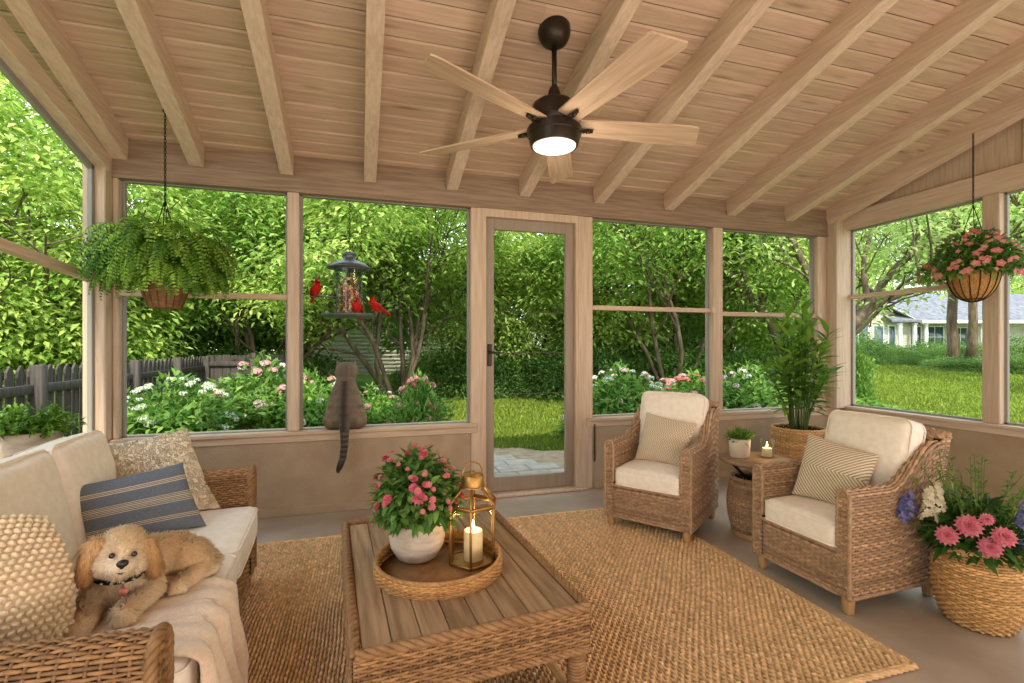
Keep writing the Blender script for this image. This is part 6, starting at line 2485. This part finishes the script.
def shrub(label, me, u, D, rz, s, group=None, name='shrub'):
    t = thing(name, label, 'shrub', gat(u, D), rz, group)
    t.scale = s if isinstance(s, (tuple, list)) else (s,) * 3
    for nm, q in zip(('stems', 'foliage'), me):
        o = bpy.data.objects.new(nm, q)
        COL.objects.link(o)
        o.parent = t
    return t
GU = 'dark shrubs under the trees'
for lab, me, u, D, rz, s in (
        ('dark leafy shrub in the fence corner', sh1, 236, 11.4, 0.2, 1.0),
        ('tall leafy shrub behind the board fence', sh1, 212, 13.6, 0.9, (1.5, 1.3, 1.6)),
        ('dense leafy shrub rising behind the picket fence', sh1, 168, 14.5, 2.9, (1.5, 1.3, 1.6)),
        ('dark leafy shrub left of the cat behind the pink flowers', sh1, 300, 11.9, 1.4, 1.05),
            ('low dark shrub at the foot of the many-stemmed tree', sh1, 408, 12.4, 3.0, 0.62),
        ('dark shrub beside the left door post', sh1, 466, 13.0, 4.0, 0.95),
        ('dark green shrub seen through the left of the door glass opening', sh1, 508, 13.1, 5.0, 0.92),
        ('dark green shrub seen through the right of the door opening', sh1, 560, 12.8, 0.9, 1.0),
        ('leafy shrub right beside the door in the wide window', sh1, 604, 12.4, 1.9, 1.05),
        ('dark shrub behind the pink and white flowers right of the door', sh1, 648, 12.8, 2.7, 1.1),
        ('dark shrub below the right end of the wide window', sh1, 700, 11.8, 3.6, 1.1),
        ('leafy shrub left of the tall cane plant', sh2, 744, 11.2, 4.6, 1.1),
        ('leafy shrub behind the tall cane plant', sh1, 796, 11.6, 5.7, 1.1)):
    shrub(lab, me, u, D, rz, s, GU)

def flower_head(name, c1, c2, r, n=46, flat=0.5):
    rg = np.random.default_rng(len(name) * 7)
    mb = MB()
    v = unit(rg.normal(size=(n, 3)))
    v[:, 2] = np.abs(v[:, 2])
    p = v * np.array((r, r, r * flat))
    t = rg.random((n, 1))
    col = np.array(c1) * (1 - t) + np.array(c2) * t
    leaves(mb, p, np.cross(v, rg.normal(size=(n, 3))), v, r * 0.5, r * 0.42, 0.05, 0.1, col, 1)
    ellipsoid(mb, (0, 0, r * 0.2), (r * 0.8, r * 0.8, r * 0.45 * flat * 2), 8, S(120, 140, 80))
    return mb.mesh(name, M['petal'], smooth=False)
fh_white = flower_head('white_flower_head', S(240, 240, 226), S(214, 220, 190), 0.062, flat=0.35)
fh_pink = flower_head('pink_flower_head', S(222, 140, 150), S(236, 176, 176), 0.06, flat=0.9)
fh_pale = flower_head('pale_pink_flower_head', S(230, 190, 196), S(240, 216, 214), 0.055, flat=0.8)
fh_red = flower_head('rosy_red_flower_head', S(206, 96, 108), S(226, 130, 130), 0.055, flat=0.8)
def flowering(label, me, u, D, rz, s, heads, n, rx, rz_, seed, lo=0.25, size=1.0):
    t = shrub(label, me, u, D, rz, s, name='flowering_shrub')
    rg = np.random.default_rng(seed)
    sp, ds = dome_points(rg, n, rx * 1.03, rx * 1.03, rz_ * 1.06, 0.0, lo)
    for k, (p, d) in enumerate(zip(sp, ds)):
        o = bpy.data.objects.new('flower_head', heads[k % len(heads)])
        COL.objects.link(o)
        o.parent = t
        o.location = p
        o.rotation_euler = face(d + np.array((0, 0, 0.8)))
        o.scale = (rg.uniform(0.75, 1.2) * size,) * 3
    return t
flowering('white-flowered shrub in front of the picket fence', sh4, 178, 5.9, 0.3, 0.98, [fh_white], 84, 0.85, 1.05, 141, 0.02, 0.8)
flowering('second white-flowered shrub, low beside the left corner post', sh3, 128, 6.0, 2.3, 0.85, [fh_white], 34, 0.75, 0.95, 142, 0.02, 0.8)
flowering('pink-flowered shrub between the white shrub and the window post', sh4, 262, 6.9, 1.1, 1.12, [fh_pink, fh_pale], 46, 0.85, 1.05, 143)
flowering('pink and white flowered shrub left of the cat', sh3, 316, 6.7, 2.5, 1.05, [fh_pink, fh_white, fh_pale], 30, 0.75, 0.95, 144)
flowering('low pink-flowered shrub right beside the cat', sh3, 374, 7.0, 3.5, 0.85, [fh_pink, fh_pale], 22, 0.75, 0.95, 145)
flowering('pink-flowered shrub standing alone right of the cat', sh4, 420, 6.5, 0.0, (0.52, 0.6, 0.95), [fh_pink, fh_red], 34, 0.85, 1.05, 146, 0.35)
flowering('pale pink flowered shrub right of the grey door', sh4, 622, 7.4, 4.2, (1.05, 1.05, 1.02), [fh_pale, fh_white], 52, 0.85, 1.05, 147)
flowering('shrub with rosy flowers under the wide window, right part', sh3, 690, 8.2, 5.2, (1.25, 1.25, 0.98), [fh_red, fh_pink], 34, 0.75, 0.95, 148)
flowering('white-dotted shrub left of the tall cane plant', sh4, 748, 7.6, 0.7, 1.0, [fh_white, fh_pale], 34, 0.85, 1.05, 149)
flowering('white-dotted shrub right of the tall cane plant', sh3, 812, 7.4, 1.7, 1.0, [fh_white], 20, 0.75, 0.95, 150)
shrub('low leafy shrub under the left part of the right window', sh3, 868, 8.2, 0.5, (1.2, 1.2, 0.55))
shrub('upright leafy shrub beside the right corner post', sh3, 850, 9.6, 1.9, (0.6, 0.6, 1.65))

# clipped mounds along the neighbour house
cl1 = shrub_mesh(135, 1.0, 0.95, 3800, (S(78, 118, 56), S(146, 178, 96)), (0.07, 0.11), 14)
cl2 = shrub_mesh(136, 1.0, 0.95, 3800, (S(96, 138, 60), S(176, 200, 112)), (0.07, 0.11), 14)
GC = 'clipped shrubs round the neighbour lawn'
for lab, me, u, D, s in (
        ('wide clipped hedge mound below the neighbour porch', cl1, 931, 31, (2.2, 1.4, 1.4)),
        ('clipped hedge mound right of the wide one, behind the trunk', cl1, 968, 30, (1.5, 1.2, 1.25)),
        ('large dark hedge mound at the right edge', cl1, 1018, 24, (1.6, 1.4, 1.45)),
        ('round bright shrub before the wide hedge mound', cl2, 937, 26, (0.85, 0.85, 1.0)),
        ('small round shrub left of the bright one', cl2, 925, 27, (0.7, 0.7, 0.9)),
        ('low border shrub nearest the lawn, under the trunk', cl2, 944, 20.5, (1.1, 0.8, 0.62)),
        ('low border shrub right of the trunk', cl1, 962, 20, (1.0, 0.8, 0.62)),
        ('low border shrub beside the window post', cl2, 978, 19.6, (0.9, 0.8, 0.6)),
        ('low border shrub under the hanging flower basket', cl1, 998, 19.2, (1.0, 0.8, 0.7)),
        ('low border shrub at the right edge of the view', cl2, 1020, 18.8, (1.0, 0.8, 0.8)),
        ('small reddish border shrub left of the low border', cl1, 915, 23, (0.9, 0.7, 0.7)),
        ('rounded shrub by the left corner of the neighbour house', cl2, 872, 27, (1.5, 1.2, 1.3)),
        ('rounded shrub between the wing and the porch', cl1, 889, 29, (1.0, 1.0, 1.2)),
        ('dark tall shrub at the far left of the right window', cl1, 856, 24, (1.3, 1.2, 1.7)),
        ('small clipped shrub before the wing', cl2, 900, 28, (0.8, 0.8, 0.9))):
    shrub(lab, me, u, D, 0.7 * u, s, GC, 'clipped_shrub')

# ------------------------------------------------------------------ fences
fence = thing('picket_fence', 'dark grey picket fence running back along the left of the garden', 'fence', (-3.2, 6.0, -0.12))
rg = np.random.default_rng(61)
mb = MB()
y = -7.6
k = 0
while y < 4.75:
    t = rg.uniform(0.85, 1.1)
    v = [(-.0, y - .045, .05), (0, y + .045, .05), (0, y + .045, 1.24), (0, y, 1.30), (0, y - .045, 1.24)]
    w = [(0.02, a[1], a[2]) for a in v]
    mb.add(v + w, [np.array([[0, 1, 2, 3, 4][::-1]]), np.array([[5, 6, 7, 8, 9]]), np.array([[i, (i + 1) % 5, (i + 1) % 5 + 5, i + 5] for i in range(5)])], np.ones(3) * t)
    y += 0.145
mb.build('pickets', M['fence'], fence, smooth=False)
mb = MB()
for z in (0.30, 1.02):
    box(mb, (0.02, -7.7, z), (0.06, 4.8, z + 0.09), 0.004)
mb.build('rails', M['fence'], fence)
for y in (-6.2, -4.2, -2.2, -0.2, 1.8, 3.3, 4.75):
    mb = MB()
    box(mb, (0.02, y - 0.05, 0), (0.12, y + 0.05, 1.30), 0.006)
    mb.build('post', M['fence'], fence)
f2 = thing('board_fence', 'dark board fence across the back left of the garden', 'fence', (-3.2, 10.8, -0.1))
mb = MB()
x = 0.05
while x < 1.75:
    t = rg.uniform(0.8, 1.05)
    box(mb, (x, 0, 0.03), (x + 0.135, 0.022, 1.30 + rg.uniform(-.01, .01)), 0.003, np.ones(3) * t)
    x += 0.142
mb.build('boards', M['fence'], f2, smooth=False)
mb = MB()
for z in (0.25, 1.08):
    box(mb, (0, -0.045, z), (1.78, 0, z + 0.09), 0.004)
mb.build('rails', M['fence'], f2)
for x in (0.9, 1.75):
    mb = MB()
    box(mb, (x - 0.05, -0.09, 0), (x + 0.05, -0.0, 1.34), 0.006)
    mb.build('post', M['fence'], f2)

# ------------------------------------------------------------------ houses
M['siding'] = mat('pale_clapboard', S(196, 190, 172), S(206, 200, 184), 0.8, 2, spec=0.1)
M['trimw'] = mat('white_trim', S(226, 226, 220), None, 0.6)
M['shingle'] = mat('grey_shingle', S(96, 98, 104), S(122, 124, 128), 0.95, 3, (1, 1, 1), 0.5, 14, spec=0.05, detail=8)
M['wpane'] = mat('dark_window_pane', S(60, 78, 84), S(86, 104, 108), 0.12, 0.6, spec=0.6)
def clap(mb, x0, x1, y, z0, z1, step=0.16):
    z = z0
    while z < z1 - 0.01:
        a, b = z, min(z1, z + step)
        v = [(x0, y - 0.025, a), (x1, y - 0.025, a), (x1, y, b), (x0, y, b), (x0, y + 0.1, a), (x1, y + 0.1, a), (x1, y + 0.1, b), (x0, y + 0.1, b)]
        mb.add(v, [np.array([[0, 1, 2, 3], [5, 4, 7, 6], [0, 4, 5, 1], [3, 2, 6, 7], [1, 5, 6, 2], [4, 0, 3, 7]])])
        z = b
def win(parent, x0, x1, z0, z1, y, nx_=2, nz_=1):
    mb = MB()
    t = 0.09
    box(mb, (x0 - t, y - 0.06, z0 - t), (x0, y + 0.02, z1 + t), 0.004)
    box(mb, (x1, y - 0.06, z0 - t), (x1 + t, y + 0.02, z1 + t), 0.004)
    box(mb, (x0, y - 0.06, z1), (x1, y + 0.02, z1 + t), 0.004)
    box(mb, (x0, y - 0.08, z0 - t), (x1, y + 0.02, z0), 0.004)
    for k in range(1, nx_):
        xx = x0 + (x1 - x0) * k / nx_
        box(mb, (xx - 0.03, y - 0.05, z0), (xx + 0.03, y, z1), 0.003)
    for k in range(1, nz_):
        zz = z0 + (z1 - z0) * k / nz_
        box(mb, (x0, y - 0.045, zz - 0.025), (x1, y, zz + 0.025), 0.003)
    w = mb.build('window', M['trimw'], parent)
    mb = MB()
    box(mb, (x0 - 0.01, y - 0.03, z0 - 0.01), (x1 + 0.01, y - 0.015, z1 + 0.01), 0.002)
    mb.build('pane', M['wpane'], w)
def gable_roof(mb, x0, x1, y0, y1, ze, zr, th=0.16):
    """ridge along x"""
    ym = (y0 + y1) / 2
    for ya in (y0, y1):
        v = [(x0, ya, ze), (x1, ya, ze), (x1, ym, zr), (x0, ym, zr)]
        v += [(q[0], q[1], q[2] + th) for q in v]
        mb.add(v, [np.array([[0, 1, 2, 3], [7, 6, 5, 4], [0, 4, 5, 1], [1, 5, 6, 2], [2, 6, 7, 3], [3, 7, 4, 0]])])
hx_, hy_, hz_ = gat(950, 41)
hs = thing('house', 'neighbour bungalow with grey roof and white porch columns across the right lawn', 'house', (hx_, hy_, hz_ - 0.1), -YAW)
mb = MB()
clap(mb, -4.5, 12, 1.6, 0, 3.15)
clap(mb, -8.2, -3.2, 0.2, 0, 3.15)
box(mb, (-4.5, 1.7, 0), (12, 9, 3.1), 0.01)
box(mb, (-8.2, 0.3, 0), (-3.2, 8, 3.1), 0.01)
v = [(-8.2, 0.25, 3.15), (-3.2, 0.25, 3.15), (-5.7, 0.25, 4.5)]
v += [(q[0], 0.4, q[2]) for q in v]
mb.add(v, [np.array([[0, 1, 2], [5, 4, 3]]), np.array([[0, 3, 4, 1], [1, 4, 5, 2], [2, 5, 3, 0]])])
clap(mb, -3.2, 0.0, -0.05, 0, 0.85, 0.2)
mb.build('wall', M['siding'], hs)
mb = MB()
gable_roof(mb, -5.5, 12.8, -0.7, 9.6, 3.1, 5.9)
mb.build('roof', M['shingle'], hs, smooth=False)
mb = MB()
for s in (-1, 1):     # gable of the wing: ridge runs back
    v = [(-5.7, -0.3, 4.62), (-5.7 + s * 3.1, -0.3, 2.98), (-5.7 + s * 3.1, 6, 2.98), (-5.7, 6, 4.62)]
    v += [(q[0], q[1], q[2] + 0.16) for q in v]
    mb.add(v, [np.array([[0, 1, 2, 3], [7, 6, 5, 4], [0, 4, 5, 1], [1, 5, 6, 2], [2, 6, 7, 3], [3, 7, 4, 0]])])
mb.build('wing_roof', M['shingle'], hs, smooth=False)
mb = MB()
for s in (-1, 1):
    prism(mb, (-5.7, -0.34, 4.62), (-5.7 + s * 3.15, -0.34, 2.96), 0.05, 0.26, up=(0, 1, 0))
box(mb, (-3.0, -0.82, 3.0), (12.8, -0.70, 3.25), 0.01)
mb.build('fascia', M['trimw'], hs)
for x in (-4.55, -3.3, -2.35, -0.45, 2.4):
    mb = MB()
    box(mb, (x - 0.11, -0.45, 0), (x + 0.11, -0.23, 3.05), 0.01)
    box(mb, (x - 0.16, -0.5, 2.9), (x + 0.16, -0.18, 3.05), 0.01)
    box(mb, (x - 0.16, -0.5, 0), (x + 0.16, -0.18, 0.2), 0.01)
    mb.build('column', M['trimw'], hs)
win(hs, -4.2, -1.2, 1.0, 2.8, 1.58, 4, 1)
win(hs, -0.7, 0.8, 1.0, 2.8, 1.58, 2, 2)
win(hs, 1.2, 2.9, 1.1, 2.7, 1.58, 3, 1)
win(hs, 5.6, 6.6, 1.1, 2.6, 1.58, 2, 2)
win(hs, 8.0, 9.4, 1.1, 2.6, 1.58, 2, 2)
win(hs, -7.7, -6.9, 0.9, 2.8, 0.18, 1, 1)
win(hs, -6.4, -5.6, 0.9, 2.8, 0.18, 1, 1)
win(hs, -5.1, -4.6, 0.9, 2.8, 0.18, 1, 1)

bx0, by0, bz0 = gat(418, 19.5)
h2 = thing('house', 'pale clapboard house half hidden behind the trees beyond the bird feeder', 'house', (bx0, by0, bz0 - 0.1), 0.0)
mb = MB()
clap(mb, -4.5, 3.8, 0, 0, 3.0, 0.15)
box(mb, (-4.5, 0.1, 0), (3.8, 7, 3.0), 0.01)
mb.build('wall', M['siding'], h2)
mb = MB()
gable_roof(mb, -5, 4.3, -0.6, 7.6, 2.95, 5.2)
mb.build('roof', M['shingle'], h2, smooth=False)
win(h2, -1.1, 0.35, 1.35, 2.6, -0.02, 2, 2)
win(h2, 2.0, 3.0, 1.35, 2.6, -0.02, 2, 2)
